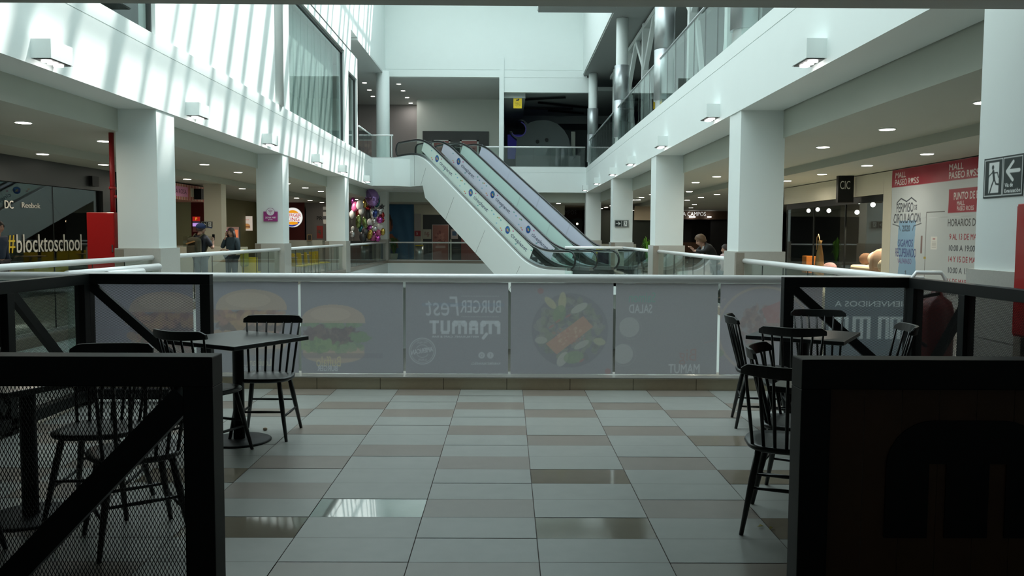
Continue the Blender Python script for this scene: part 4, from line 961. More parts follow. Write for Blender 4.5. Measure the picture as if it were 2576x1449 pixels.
# ================================================================ SHOPS AND SIGNS
def evac(loc, u, n, w, h, arrow, label, txt=False, person_left=True):
    """evacuation sign: u = reading direction, n = direction it faces"""
    o = empty('evacuation_sign', loc, 0, label=label, cat='sign'); u = Vector(u); n = Vector(n)
    bk = lin(28, 42, 40)
    q = MB(); a = Vector((0, 0, 0)) - n * .02; q.prism([a, a + u * w, a + u * w + Vector((0, 0, h)), a + Vector((0, 0, h))], n * .019); q.build('board', SLATE, parent=o)
    c = Canvas(w, h, h / 70, bk); g = (.75, .78, .76); m = .03 * w
    for (x0, x1) in ((m, w / 2 - m / 2), (w / 2 + m / 2, w - m)):
        for (p, q_) in (((x0, m), (x1, m)), ((x1, m), (x1, h - m)), ((x1, h - m), (x0, h - m)), ((x0, h - m), (x0, m))): c.line([p, q_], .012 * w, g)
    px = 0 if person_left else w / 2; ax = w / 2 if person_left else 0; s = h
    c.rect(px + .14 * w, px + .40 * w, .12 * h, .88 * h, g)
    P = lambda x, y: (px + x * w, y * h)
    c.ell(*P(.24, .76), .05 * s, .06 * s, bk); c.line([P(.25, .66), P(.28, .45)], .09 * s, bk); c.line([P(.28, .47), P(.22, .30), P(.17, .12)], .05 * s, bk); c.line([P(.28, .47), P(.33, .34), P(.41, .32)], .05 * s, bk)
    c.line([P(.24, .64), P(.15, .56), P(.12, .48)], .035 * s, bk); c.line([P(.27, .62), P(.36, .62), P(.39, .50)], .035 * s, bk)
    cy_ = .62 * h if txt else .5 * h; d = 1 if arrow == 'right' else -1; cx_ = ax + .25 * w
    c.line([(cx_ - d * .15 * w, cy_), (cx_ + d * .13 * w, cy_)], .09 * h, g); c.line([(cx_ + d * .0 * w, cy_ + .22 * h), (cx_ + d * .15 * w, cy_), (cx_ + d * .0 * w, cy_ - .22 * h)], .08 * h, g)
    if txt: c.text('Vía de', ax + .06 * w, .24 * h, .09 * h, g, bold=1); c.text('Evacuación', ax + .06 * w, .10 * h, .09 * h, g, w=.38 * w, bold=1)
    c.build('print', tuple(n * .001), tuple(u), UZ, parent=o)
evac((BR + .015, 7.17, 1.83), NY, NX, .55, .335, 'left', 'green and white evacuation sign with a left arrow on the nearest right column', txt=True)
v = atY(1546, 571, 32.48); evac((v.x, 32.44, v.z), UX, NY, .54, .27, 'right', 'small black evacuation sign with a right arrow on the third right column', person_left=False)
v = atY(508, 572, 28.9); evac((v.x, 28.85, v.z), UX, NY, .38, .20, 'right', 'small dark evacuation sign behind the man in the cap', person_left=False)
# wifi sign on second left column
v = atY(664, 557, 23.28); o = empty('wifi_sign', (v.x, 23.24, v.z), label='purple wifi zone sign with a round white emblem on the second left column', cat='sign')
w, h = .39, .37; pur = lin(150, 40, 120)
c = Canvas(w, h, .006, (.62, .65, .63)); c.rect(.0, w, 0, .275, pur); c.rect(0, w, 0, .275, pur); c.ell(w / 2, .265, .115, .105, lin(225, 220, 228)); c.ell(w / 2, .265, .12, .11, lin(130, 60, 120), ring=.012)
for r_ in (.03, .055, .08): c.line([(w / 2 + r_ * math.cos(t), .235 + r_ * math.sin(t)) for t in np.linspace(.8, 2.35, 8)], .012, pur)
c.ell(w / 2, .232, .011, .011, pur); c.text('ZONA WIFI', .05, .085, .045, (.8, .75, .8), w=.29, bold=1); c.text('gratis', .13, .035, .035, (.8, .75, .8), w=.12, bold=1)
MB().prism([(0, .03, 0), (w, .03, 0), (w, .03, .275), (.29, .03, .275), (.26, .03, .36), (.13, .03, .36), (.1, .03, .275), (0, .03, .275)], (0, -.028, 0)).build('plate', mat('purple_plate', pur, .4), parent=o)
# keep only the area of the plate: the print follows the same outline
keep = (c.Y < .275) | (((c.X - w / 2) / .12) ** 2 + ((c.Y - .265) / .11) ** 2 < 1)
pr = c.build('print', (0, .0, 0), UX, UZ, parent=o)
import bmesh
bm = bmesh.new(); bm.from_mesh(pr.data); kk = keep.reshape(-1); bm.verts.ensure_lookup_table()
bmesh.ops.delete(bm, geom=[v_ for v_ in bm.verts if not kk[v_.index]], context='VERTS'); bm.to_mesh(pr.data); bm.free()

# ---- left shop with the hashtag window
XL = -11.0
structure('wall_shop_left', BLKFLAT, (XL - .2, XL, 9, 18.1, 0, 3.25), (XL - .2, XL, 18.1, 22.75, 2.62, 3.25), (XL - .2, XL, 22.75, 23.6, 0, 3.25), (XL - .2, XL, 18.1, 22.75, 0, .25), (-16, XL, 23.5, 23.6, 0, 3.25), (-15, -14.8, 9, 23.6, 0, 3.25))
w_ = empty('shop_window', (XL - .1, 20.42, .25), label='big dark shop window with white and yellow lettering on the left', cat='window'); 
MB().box(-.006, .006, -2.3, 2.3, 0, 2.36).build('pane', GLS, parent=w_); q = MB()
for y in (-2.32, -.02, 2.28): q.box(-.03, .03, y, y + .04, 0, 2.37) if y != -.02 else q.box(-.01, .01, -.01, .01, 0, 2.36)
q.build('frame', BLACK, parent=w_)
def textobj(name, s, h, w, loc, u, v, m, parent=None, depth=.01, **k):
    gv, gt, sc = glyphs(s); kx = w / sc[0]; ky = h / sc[1]; u = Vector(u); vv = Vector(v); n = u.cross(vv)
    q = MB(); V = [Vector(loc) + u * (p[0] * kx) + vv * (p[1] * ky) for p in gv]; F = [tuple(t) for t in gt]
    q.add(V, F); q.add([p + n * depth for p in V], F)
    return q.build(name, m, parent=parent, **k)
WTXT = mat('white_vinyl', (.75, .74, .66), .6, emit=(.75, .74, .66), estr=.0); YTXT = mat('yellow_vinyl', (.75, .55, .03), .6)
YA = atX(28, 610, XL + .0).y; YB = atX(47, 610, XL).y; YC = atX(51, 610, XL).y; YD = atX(213, 610, XL).y
textobj('hash_lettering', '#', .40, YB - YA, (.012, YA - 20.42, 1.03 - .25), UY, UZ, YTXT, parent=w_, label='yellow hash sign')
textobj('lettering', 'blocktoschool', .42, YD - YC, (.012, YC - 20.42, 1.03 - .25), UY, UZ, WTXT, parent=w_, label='white lettering')
textobj('logo_lettering', 'DC', .18, .32, (.012, 18.45 - 20.42, 2.02 - .25), UY, UZ, WTXT, parent=w_); textobj('logo_lettering', 'Reebok', .12, .75, (.012, 19.1 - 20.42, 2.06 - .25), UY, UZ, WTXT, parent=w_)
boxobj('wall_speaker', BLACK, (XL, XL + .1, 22.0, 22.35, 2.72, 2.98), label='small black box high on the dark shop header left of the red pipe', cat='speaker')
boxobj('display_plinth', YEL, (-12.3, -11.6, 18.8, 19.6, 0, .75), label='yellow display plinth behind the hashtag window, left', cat='plinth'); boxobj('display_plinth', YEL, (-12.4, -11.7, 20.6, 22.2, 0, .7), label='long yellow display plinth behind the hashtag window, right', cat='plinth')  # yellow blocks stand in for chairs reflected in the glass
# ---- pink striped kiosk
k_ = empty('sweet_kiosk', (XL, 28.0, 0), label='pink and cream striped sweet kiosk with a pink name plate, behind the first left column', cat='kiosk')
MB().box(-1.5, 0, -.3, 2.55, 2.62, 3.15).build('header', stripes('pink_stripes', (.62, .52, .36), (.50, .05, .07), 7, 'Y'), parent=k_)
c = Canvas(1.3, .34, .012, lin(225, 150, 190)); c.text('LA ROSA', .12, .10, .15, (.12, .02, .05), w=1.05, bold=1); c.build('name_plate', (.02, -.55, 2.72), UY, UZ, parent=k_)
MB().box(0, .25, 1.35, 1.65, 2.68, 3.05).build('clock_box', BLACK, parent=k_); MB().box(0, .02, 1.05, 1.28, 2.75, 3.05).build('side_panel', CREAM, parent=k_)
MB().box(-1.5, -.1, -.3, 2.3, 0, 1.05).build('counter', CREAM, parent=k_); MB().box(-.1, 0, -.3, 2.3, .9, 1.05).build('counter_edge', CORR, parent=k_)
structure('wall_food_court', mat('brown_wood_panel', (.16, .07, .03), .5), (XL - .05, XL, 30.6, 31.5, 2.6, 3.2)); structure('wall_food_column', CREAM, (-9.9 - .6, -9.9, 28.9, 29.4, 0, 3.2))
structure('wall_food_back_left', mat('olive_wall', (.22, .21, .10), .7), (-14, -13.8, 23.6, 46, 0, 3.2))
MB().box(-12.8, -11.9, 33.8, 34.6, 0, 3.1).build('menu_column', mat('dark_red_panel', (.16, .012, .014), .5), label='dark red column with menus behind the phoning woman', cat='column')
# menu screens and posters in the food court
def sheetY(name, px0, py0, px1, py1, Y, bgc, draw=None, m=None, label=None, cat='poster', res=None, th=.04, back=None):
    a = atY(px0, py1, Y); b = atY(px1, py0, Y); w = b.x - a.x; h = b.z - a.z
    o = empty(name, (a.x, Y, a.z), label=label, cat=cat); MB().box(0, w, 0, th, 0, h).build('board', back or SLATE, parent=o)
    c = Canvas(w, h, res or w / 60, bgc)
    if draw: draw(c, w, h)
    c.build('print', (0, -.004, 0), UX, UZ, m=m or PRINT, parent=o); return o
def d1(c, w, h): c.rect(.0, w, h * .7, h, lin(160, 30, 25)); c.text('P', w * .4, h * .76, h * .18, lin(240, 180, 60)); c.rect(0, w, h * .36, h * .58, lin(190, 150, 230)); c.rect(0, w, 0, h * .3, lin(60, 35, 30))
sheetY('menu_screen', 485, 545, 503, 583, 30.5, (.02, .02, .03), d1, SCREEN, 'stack of small lit menu screens left of the man in the cap', 'screen')
def d2(c, w, h):
    c.text('1.390', w * .2, h * .66, h * .24, lin(190, 30, 40), w=w * .36, bold=1); c.text('pesos', w * .62, h * .68, h * .12, lin(190, 90, 80), w=w * .22)
    for i in (0, 1): x = w * (.32 + .42 * i); c.ell(x, h * .34, w * .15, h * .15, lin(170, 120, 70)); c.rect(x - w * .15, x + w * .15, h * .2, h * .30, lin(90, 50, 35)); c.ell(x, h * .17, w * .15, h * .05, lin(180, 140, 90))
sheetY('menu_board', 579, 544, 635, 580, 44, lin(190, 178, 165), d2, SCREEN, 'lit burger price board with red figures on the dark food-court wall', 'sign')
def d3(c, w, h): c.rect(.08 * w, w * .92, .05 * h, .9 * h, lin(215, 120, 80)); c.blob(w * .35, h * .8, w * .3, h * .06, [lin(180, 90, 230)], 20, w * .08, 2)
sheetY('touch_kiosk', 566, 571, 601, 640, 31.5, lin(120, 95, 85), d3, SCREEN, 'orange lit ordering kiosk screen behind the phoning woman', 'kiosk', th=.15)
def d4(c, w, h): c.rect(0, w, h * .82, h, lin(190, 205, 215)); c.rect(0, w, h * .7, h * .82, lin(170, 25, 25)); c.rect(0, w, h * .35, h * .45, lin(200, 170, 200)); c.rect(0, w, 0, h * .3, lin(30, 20, 25))
sheetY('menu_screen', 551, 510, 568, 570, 36, (.05, .04, .06), d4, SCREEN, 'tall lit menu screens beside the dark red column', 'screen')
# burger restaurant sign, red wall
YB_ = 46.0
structure('wall_food_far', BLKFLAT, (-16, -11.9, YB_, YB_ + .2, 0, 3.2)); structure('wall_burger', mat('dark_red_wall', (.11, .012, .010), .6), (-13.4, -11.2, YB_ - .05, YB_ + .1, 0, 3.2)); structure('wall_beside_burger', BROWNW, (-11.2, -7.2, YB_ + .4, YB_ + .6, 0, 3.2))
v = atY(736, 547, YB_ - .12); o = empty('burger_sign', (v.x, YB_ - .1, v.z), label='round lit burger sign with red letters on the dark red wall, beside the wifi column', cat='sign')
Rr = .54; c = Canvas(2 * Rr, 2 * Rr, .012, (.9, .9, .88)); c.ell(Rr, Rr, Rr * .80, Rr * .74, lin(240, 160, 30)); c.rect(0, 2 * Rr, Rr * .62, Rr * 1.42, (.9, .9, .88))
c.ell(Rr * .9, Rr, Rr * .93, Rr * .93, lin(25, 50, 150), ring=.09); c.rect(0, 2 * Rr, Rr * .55, 2 * Rr, (.9, .9, .88)); c.ell(Rr, Rr * 1.12, Rr * .72, Rr * .62, lin(240, 160, 30)); c.rect(.0, 2 * Rr, Rr * .55, Rr * 1.45, (.9, .9, .88)); c.ell(Rr, Rr * .42, Rr * .55, Rr * .16, lin(240, 160, 30))
c.text('BURGER', Rr * .22, Rr * 1.08, Rr * .32, lin(190, 20, 25), w=Rr * 1.62, bold=1); c.text('KING', Rr * .42, Rr * .62, Rr * .38, lin(190, 20, 25), w=Rr * 1.25, bold=1)
keep = ((c.X - Rr) ** 2 + (c.Y - Rr) ** 2 < Rr * Rr)
q = MB(); q.lathe([(Rr + .01, 0), (Rr + .01, .08)], n=36); e = q.build('case', WHITE, parent=o); e.rotation_euler.x = math.pi / 2; e.location = (0, .085, 0)
pr = c.build('print', (-Rr, -.004, -Rr), UX, UZ, m=SCREEN, parent=o); bm = bmesh.new(); bm.from_mesh(pr.data); kk = keep.reshape(-1); bm.verts.ensure_lookup_table(); bmesh.ops.delete(bm, geom=[v_ for v_ in bm.verts if not kk[v_.index]], context='VERTS'); bm.to_mesh(pr.data); bm.free()
v = atY(797, 554, YB_ + .38); textobj('wall_lettering', 'PRO', .22, .55, (v.x, YB_ + .38, v.z), UX, UZ, BLACK, label='dark letters PRO on the brown wall right of the burger sign', cat='lettering')
def d5(c, w, h): c.rect(0, w, h * .7, h * .82, (.02, .02, .02)); c.rect(0, w, h * .25, h * .45, (.05, .05, .06))
sheetY('shop_poster', 813, 520, 822, 563, 44, (.5, .5, .48), d5, None, 'narrow black and white poster beside the third left column', 'poster')
sheetY('red_poster', 797, 568, 812, 600, 44.5, lin(130, 35, 30), lambda c, w, h: c.blob(w * .4, h * .5, w * .3, h * .2, [lin(40, 60, 50)], 20, w * .1), None, 'small red poster with a green plant motif by the burger counter', 'poster')
boxobj('burger_counter', CORR, (-11.5, -9.6, 43.2, 43.9, 0, 1.15), label='pale counter of the burger restaurant', cat='counter')
def d6(c, w, h): c.rect(w * .12, w * .88, h * .1, h * .9, (.03, .03, .03))
sheetY('counter_sign', 773, 590, 784, 605, 43.1, lin(150, 120, 80), d6, None, 'small framed blackboard standing on the burger counter', 'sign')
# ---- yellow chairs and tables of the food court
def ychair(x, y, rz, label, group=None):
    o = empty('yellow_chair', (x, y, 0), rz, label=label, cat='chair', group=group)
    q = MB(); q.beam((0, -.19, .46), (0, -.23, .86), .42, .018, (0, 1, 0)); q.build('backrest', YEL, parent=o, bevel=.006)
    MB().box(-.21, .21, -.2, .22, .44, .465).build('seat', YEL, parent=o, bevel=.006)
    for sx in (-1, 1):
        for sy in (-1, 1): MB().tube([(sx * .17, sy * .16, .44), (sx * .21, sy * .21, 0)], .012, 6).build('leg', STEEL, parent=o)
v = atY(632, 650, 22.4); ychair(v.x, 22.4, 0.1, 'yellow plastic chair left of the wifi column, behind the glass')
for i, (px, Y) in enumerate(((750, 26.85), (768, 27.8), (784, 28.7), (799, 29.6), (811, 30.5))):
    v = atY(px, 640, Y); ychair(v.x, Y, (-.9, -1.0, -1.1, -.9, -1.0)[i], '%s of the five yellow chairs in a row right of the wifi column' % ('nearest', 'second nearest', 'middle', 'fourth', 'farthest')[i], 'yellow chairs in a row')
def ytable(x, y, label):
    o = empty('food_court_table', (x, y, 0), label=label, cat='table'); MB().box(-.35, .35, -.35, .35, .72, .75).build('tabletop', WOODL, parent=o); MB().tube([(0, 0, .02), (0, 0, .72)], .03, 8).build('pedestal', STEEL, parent=o); MB().lathe([(.22, 0), (.22, .02)], n=20).build('base', STEEL, parent=o)
v = atY(758, 640, 26.4); ytable(v.x - .55, 26.4, 'wood-edged table beside the nearest yellow chairs'); v = atY(800, 640, 29.8); ytable(v.x - .5, 29.8, 'wood-edged table beside the farthest yellow chairs')
v = atY(640, 640, 22.9); ytable(v.x - .75, 23.0, 'wood-edged table behind the single yellow chair')
boxobj('pastry_counter', CREAM, (-10.6, -8.6, 26.9, 27.6, 0, 1.05), label='pale display counter behind the man in the cap', cat='counter')
boxobj('counter_case', GLS, (-10.5, -9.7, 27.0, 27.5, 1.05, 1.4), label='small glass case on the pale counter', cat='case')

# ---- far side behind the escalators
Yb = 48.2
structure('wall_far_ground', CREAM, (-7.3, 3.3, Yb, Yb + .2, 2.62, 3.2), (-7.3, -4.9, Yb, Yb + .2, 0, 2.62)); structure('wall_black_store', BLKFLAT, (-4.9, 3.3, Yb + .05, Yb + .2, 0, 2.62)); structure('wall_far_ground_back', DARK, (-14, 20, 60, 60.2, 0, 3.2))
def dw(c, w, h):
    c.blob(w * .25, h * .4, w * .35, h * .5, [lin(40, 92, 128), lin(52, 105, 140)], 30, w * .15, 2, .3)
    sk = lin(150, 88, 62); c.poly([(0, h * .2), (w * .42, h * .2), (w * .34, h * .36), (w * .16, h * .45), (0, h * .45)], sk); c.ell(w * .07, h * .60, w * .13, h * .11, sk); c.poly([(0, h * .5), (0, h * .82), (w * .1, h * .80), (w * .2, h * .68), (w * .16, h * .5), (w * .13, h * .66), (w * .05, h * .72)], lin(60, 35, 28))
    c.poly([(0, h * .02), (w * .3, 0), (w * .35, h * .22), (0, h * .24)], lin(40, 60, 90))
a = atY(975, 657, Yb - .12); b = atY(1041, 517, Yb - .12)
bn = Canvas(b.x - a.x, b.z - a.z, .03, lin(45, 98, 135)); dw(bn, b.x - a.x, b.z - a.z)
bn.build('hanging_banner', (a.x, Yb - .1, max(a.z, .05)), UX, UZ, wave=lambda X, Y: .02 * np.sin(X * 9 + Y * 2), label='tall blue cloth banner with a woman in profile at the far left end', cat='banner')
sheetY('roll_up_banner', 1043, 538, 1058, 650, Yb - .15, lin(165, 160, 158), lambda c, w, h: (c.rect(0, w, h * .50, h * .62, lin(140, 25, 35)), c.text('5', w * .3, h * .53, h * .06, (.8, .8, .8)), c.text('PIZZA', w * .1, h * .35, h * .04, (.1, .1, .1), w=w * .8)), None, 'narrow white roll-up banner with a red block between blue banner and black shop', 'banner')
sheetY('notice', 1062, 577, 1085, 601, Yb, lin(170, 168, 155), lambda c, w, h: c.blob(w * .5, h * .5, w * .3, h * .25, [lin(140, 110, 105)], 20, w * .08), None, 'small white notice on the black far shopfront', 'poster')
sheetY('pink_poster', 1087, 565, 1129, 656, Yb, lin(150, 100, 92), lambda c, w, h: (c.line([(0, 0), (0, h), (w, h), (w, 0)], .08, lin(185, 175, 172)), c.blob(w * .5, h * .6, w * .3, h * .2, [lin(175, 125, 115), lin(110, 60, 58)], 40, w * .08, 4, .7), c.rect(w * .2, w * .8, h * .35, h * .42, lin(190, 160, 155))), None, 'large pinkish framed poster on the black far shopfront', 'poster')
sheetY('sign_stand', 1134, 577, 1152, 601, Yb - .5, lin(185, 175, 175), lambda c, w, h: c.rect(w * .2, w * .8, h * .35, h * .8, lin(70, 100, 130)), None, 'small white and blue sign on a stand before the black far shop', 'sign')
MB().box(-3.3, -3.2, Yb - .48, Yb - .42, 0, 1.2).build('sign_post', CORR, label='thin pale post under the small white and blue sign', cat='post')
sheetY('pink_poster', 1160, 560, 1205, 656, Yb, lin(120, 70, 68), lambda c, w, h: c.blob(w * .5, h * .6, w * .3, h * .2, [lin(150, 100, 95)], 30, w * .08, 4, .7), None, 'dark pink poster half hidden behind the escalator', 'poster')
o = empty('litter_bin', (atY(1055, 640, 46).x, 46, 0), label='cylindrical steel litter bin in front of the far blue banner', cat='bin'); MB().lathe([(.22, 0), (.24, .85)], n=20).build('body', STEEL, parent=o); MB().lathe([(.25, .85), (.2, .9)], n=20).build('lid', YEL, parent=o)
# potted plant
def plant(x, y, z0, hgt, n, r, label, seed, pot=True, c1=(.05, .13, .03), red=False):
    o = empty('potted_plant', (x, y, z0), label=label, cat='plant'); rr = random.Random(seed)
    if pot: MB().lathe([(.16, 0), (.22, .4), (.23, .42), (.0, .40)], n=16).build('pot', CORR, parent=o)
    q = MB()
    for i in range(n):
        a = rr.random() * 6.28; b = rr.uniform(.3, 1); L = hgt * rr.uniform(.5, 1); hh = .35
        p0 = Vector((0, 0, hh)); p1 = Vector((math.cos(a) * r * b * .5, math.sin(a) * r * b * .5, hh + L * .8)); p2 = Vector((math.cos(a) * r * b, math.sin(a) * r * b, hh + L * (1 - .4 * b)))
        t = Vector((-math.sin(a), math.cos(a), 0)) * .035; q.mi(1 if (red and i % 6 == 0) else 0)
        q.add([p0 - t * .3, p0 + t * .3, p1 + t, p1 - t, p2], [(0, 1, 2, 3), (3, 2, 4)])
    q.build('leaves', [mat('leaf_%d' % seed, c1, .5, var=.3, scale=5), mat('flower_red', (.4, .08, .03), .6)], parent=o)
v = atY(991, 640, 45.6); plant(v.x, 45.6, 0, 1.2, 90, .55, 'bushy potted plant with reddish tips at the far left corner', 1, red=True)
v = atY(1627, 620, 33); plant(v.x + .1, 33.5, 0, 1.3, 40, .3, 'bright green plant peeping out left of the second right column', 2, c1=(.12, .35, .03))
# ---- far right shops
sh = empty('shop_header', (3.3, 55.0, 2.56), label='brown lit fascia with white letters ALBA CAMPOS deep in the right corridor', cat='sign')
MB().box(0, 12.5, 0, .2, 0, .55).build('fascia', mat('brown_fascia', (.10, .06, .035), .5), parent=sh)
v0 = atY(1697, 537, 54.9); v1 = atY(1776, 537, 54.9); LTR = mat('white_letters', (.8, .8, .78), .5, emit=(.8, .8, .78), estr=.5)
textobj('lettering', 'ALBA CAMPOS', .27, v1.x - v0.x, (v0.x - 3.3, -.06, v0.z - 2.72), UX, UZ, LTR, parent=sh)
v0 = atY(1372, 533, 54.9); v1 = atY(1450, 533, 54.9); textobj('lettering', 'ALBA CAMPOS', .27, v1.x - v0.x, (v0.x - 3.3, -.06, v0.z - 2.72), UX, UZ, mat('outline_letters', (.5, .5, .52), .4), parent=sh)
MB().box(-.4 - 3.3, 0, 0, .2, 0, .55).build('fascia_return', BLKFLAT, parent=sh)
structure('wall_alba_shop', DARK, (0, 17, 57.5, 57.7, 0, 3.1), (7.4, 7.6, 55.3, 57.5, 0, 2.5), (13.5, 16, 55.3, 55.5, 0, 2.5), (8.0, 12.5, 56.5, 56.6, 0, 2.3))
boxobj('shop_counter', WOOD, (9.5, 13, 54.0, 54.5, 0, 1.05), label='brown counter under the white-lettered shop fascia', cat='counter'); boxobj('shop_counter', CORR, (4.6, 7.2, 46.5, 47.1, 0, 1.0), label='pale low counter behind the third right column', cat='counter')
for i, (px, py) in enumerate(((1738, 546), (1744, 546), (1784, 546))):
    v = atY(px, py, 54.8); boxobj('shop_spotlight', LAMPC, (v.x - .12, v.x + .12, 54.7, 54.8, v.z - .03, v.z + .03), label='small bright spot under the brown shop fascia, %s' % ('leftmost', 'middle', 'rightmost')[i], cat='light')
o = empty('wall_lamp', (atY(1452, 563, 50).x, 50, atY(1452, 563, 50).z), label='small glowing bulb on a dark round plate beside the far right corner column', cat='lamp'); MB().ball((0, 0, 0), .07).build('bulb', lampmat('warm_bulb', (1, .7, .4), 12), parent=o); MB().lathe([(.35, 0), (.35, .03)], n=24).build('plate', BLACK, parent=o).rotation_euler.x = math.pi / 2
structure('wall_mid_right', mat('warm_cream', (.5, .42, .30), .7), (7.2, 9.4, 47.2, 47.4, 2.35, 3.15)); structure('wall_mid_right_low', mat('dark_green_shop', (.02, .028, .02), .6), (5.2, 9.4, 47.4, 47.6, 0, 2.9))
structure('wall_dark_right', mat('dark_brown_shop', (.05, .03, .02), .6), (4.9, 5.1, 47.5, 54.9, 0, 3.1))

# ---- furniture shop on the right
XR = 9.36
structure('wall_shop_right', CREAM, (XR, XR + .2, 20.76, 28.2, 2.56, 3.1), (XR, XR + .15, 20.31, 20.755, 0, 3.1))
structure('wall_shop_right_inside', mat('dark_display_wall', (.16, .13, .10), .7), (13.6, 13.8, 19, 34, 0, 3.2), (XR + .2, 13.8, 19.0, 19.1, 0, 3.1))
w_ = empty('shop_window', (XR + .1, 24.45, 0), label='tall dark-framed display window of the furniture shop on the right', cat='window')
MB().box(-.03, .03, -3.7, 3.7, 2.38, 2.56).build('frame_head', BLACK, parent=w_); MB().box(-.03, .03, -3.7, 3.7, 0, .12).build('frame_sill', BLACK, parent=w_)
for y in (-3.7, -1.2, 1.2, 3.66): MB().box(-.02, .02, y, y + .04, .12, 2.38).build('mullion', BLACK, parent=w_)
MB().box(-.005, .005, -3.66, 3.66, .12, 2.38).build('pane', GLS, parent=w_)
o = empty('blade_sign', (8.86, 22.35, 2.40), label='projecting black sign with the letters CIC beside the furniture shop', cat='sign')
bx_ = MB().box(0, .42, 0, .14, 0, .72).build('box', BLACK, parent=o); textobj('lettering', 'CIC', .22, .27, (.05, -.004, .36), UX, UZ, mat('pale_letters', (.55, .58, .55), .5), parent=bx_, depth=-.004)
PINK = mat('beige_pink_fabric', (.50, .31, .22), .85, bump=.3, scale=30); CRM = mat('cream_fabric', (.62, .50, .38), .85, bump=.3, scale=30); MAU = mat('mauve_fabric', (.42, .25, .26), .85)
o = empty('armchair', (10.5, 22.6, 0), rad(-80), label='large beige pink armchair in the furniture shop window', cat='armchair')
MB().box(-.45, .45, -.42, .42, .2, .5).build('seat', PINK, parent=o, bevel=.06); q = MB(); q.ball((0, -.35, .75), .50, .14, .42, 16); q.build('backrest', PINK, parent=o)
for sx in (-1, 1): MB().ball((sx * .48, 0, .55), .10, .4, .18, 14).build('arm', PINK, parent=o)
o = empty('bench_seat', (10.6, 23.9, 0), rad(-90), label='long cream upholstered bench in the furniture shop window', cat='bench'); MB().box(-.8, .8, -.4, .4, .42, .66).build('cushion', CRM, parent=o, bevel=.07)
for sx in (-1, 1): MB().box(sx * .7 - .04, sx * .7 + .04, -.3, .3, 0, .42).build('leg', WOOD, parent=o)
for i, (x, y, z, s, m_, lb) in enumerate(((10.45, 23.2, .82, .24, PINK, 'round pink cushion at the right end of the cream bench'), (10.5, 23.65, .86, .26, CRM, 'pale cushion in the middle of the cream bench'), (10.45, 24.15, .84, .22, mat('brown_fabric', (.22, .11, .06), .9), 'brown cushion at the left end of the cream bench'), (10.2, 26.2, .50, .22, MAU, 'mauve cushion low at the left of the display'), (10.3, 26.6, .48, .20, PINK, 'pink cushion leaning beside the mauve one'), (10.1, 22.0, .72, .26, CRM, 'cream cushion on the armchair at the right of the display'))):
    MB().ball((0, 0, 0), s, s * .45, s * .8, 14).build('cushion', m_, loc=(x, y, z), rz=rad(-75 + i * 12), label=lb, cat='cushion')
o = empty('low_table', (10.1, 25.6, 0), rad(-85), label='low round wooden table left of the cream bench', cat='table'); MB().lathe([(.38, .38), (.4, .42)], n=24).build('tabletop', WOOD, parent=o); MB().lathe([(.05, 0), (.05, .38)], n=10).build('pedestal', WOOD, parent=o)
boxobj('orange_box', mat('orange_card', (.55, .17, .02), .6), (9.7, 10.0, 26.9, 27.3, .3, .85), label='orange box at the left of the furniture display', cat='box')
boxobj('display_platform', mat('platform_wood', (.2, .12, .07), .6), (9.6, 12.4, 21.0, 27.9, 0, .06), label='low wooden platform under the furniture display', cat='platform')
o = empty('floor_vase', (9.9, 26.3, .06), label='tall golden vase with arching handles in the furniture shop window', cat='vase'); MB().lathe([(.10, 0), (.16, .3), (.12, .8), (.05, 1.2), (.07, 1.3)], n=18).build('body', mat('gold_ceramic', (.40, .24, .10), .25, .6), parent=o); MB().tube([(0, 0, 1.25), (0, .15, 1.5), (0, .28, 1.4), (0, .3, 1.0)], .015, 6).build('handle', WOODL, parent=o)
plant(11.0, 22.9, .5, 1.0, 50, .4, 'spiky green plant behind the armchair in the furniture shop', 3, c1=(.12, .25, .05))
for i, (px, py) in enumerate(((2034, 530), (2057, 527), (2085, 530), (2161, 507), (2156, 534), (2196, 515))):
    v = atX(px, py, 10.6); MB().ball((0, 0, 0), .07, n=10).build('track_spotlight', LAMPC, loc=v, label='bright round spotlight inside the furniture shop, number %s from the left' % ('one', 'two', 'three', 'four', 'five', 'six')[i], cat='spotlight', group='spotlights in the furniture shop')
for y in (22.3, 24.2, 26.2):
    l = bpy.data.lights.new('track_light', 'SPOT'); l.energy = 1100; l.spot_size = 1.5; l.color = (1, .82, .62); l.shadow_soft_size = .06; lo = bpy.data.objects.new('track_light', l); COL.objects.link(lo); lo.location = (10.2, y, 2.9); lo.rotation_euler = (0, .12, 0)
# ---- mall banner hoarding on the right
Yr0 = 20.3; L_ = 9.5; H_ = 3.08
c = Canvas(L_, H_, .011, lin(196, 206, 210)); RB = lin(160, 30, 55)
def yy(px): return Yr0 - 2090 * XR / (px - 1276.0)
def zz(px, py): return 1.5 + (590 + .005 * (px - 1276) - py) / (px - 1276.0) * XR
c.rect(0, L_, 2.66, H_, RB)
for x0 in (.16, 2.62, 5.1, 7.5):
    c.text('MALL', x0, 2.88, .13, (.75, .70, .70), w=.52, bold=1); c.text('PASEO R', x0, 2.70, .14, (.75, .70, .70), w=.78, bold=1); c.text('SS', x0 + .92, 2.70, .14, (.75, .70, .70), w=.22, bold=1)
    hx = x0 + .85; c.ell(hx - .028, 2.80, .035, .035, (.8, .75, .75)); c.ell(hx + .028, 2.80, .035, .035, (.8, .75, .75)); c.poly([(hx - .06, 2.79), (hx + .06, 2.79), (hx, 2.70)], (.8, .75, .75))
NV = lin(30, 42, 62); BL = lin(50, 62, 130); LB = lin(120, 168, 205)
c.poly([(.28, 0), (.28, 1.9), (1.28, 1.9), (1.28, 0)], LB, .0)
c.poly([(.35, .05), (.5, .9), (.38, 1.3), (.42, 1.85), (1.25, 1.85), (1.2, 1.2), (1.30, .9), (1.35, .05)], LB, .85)
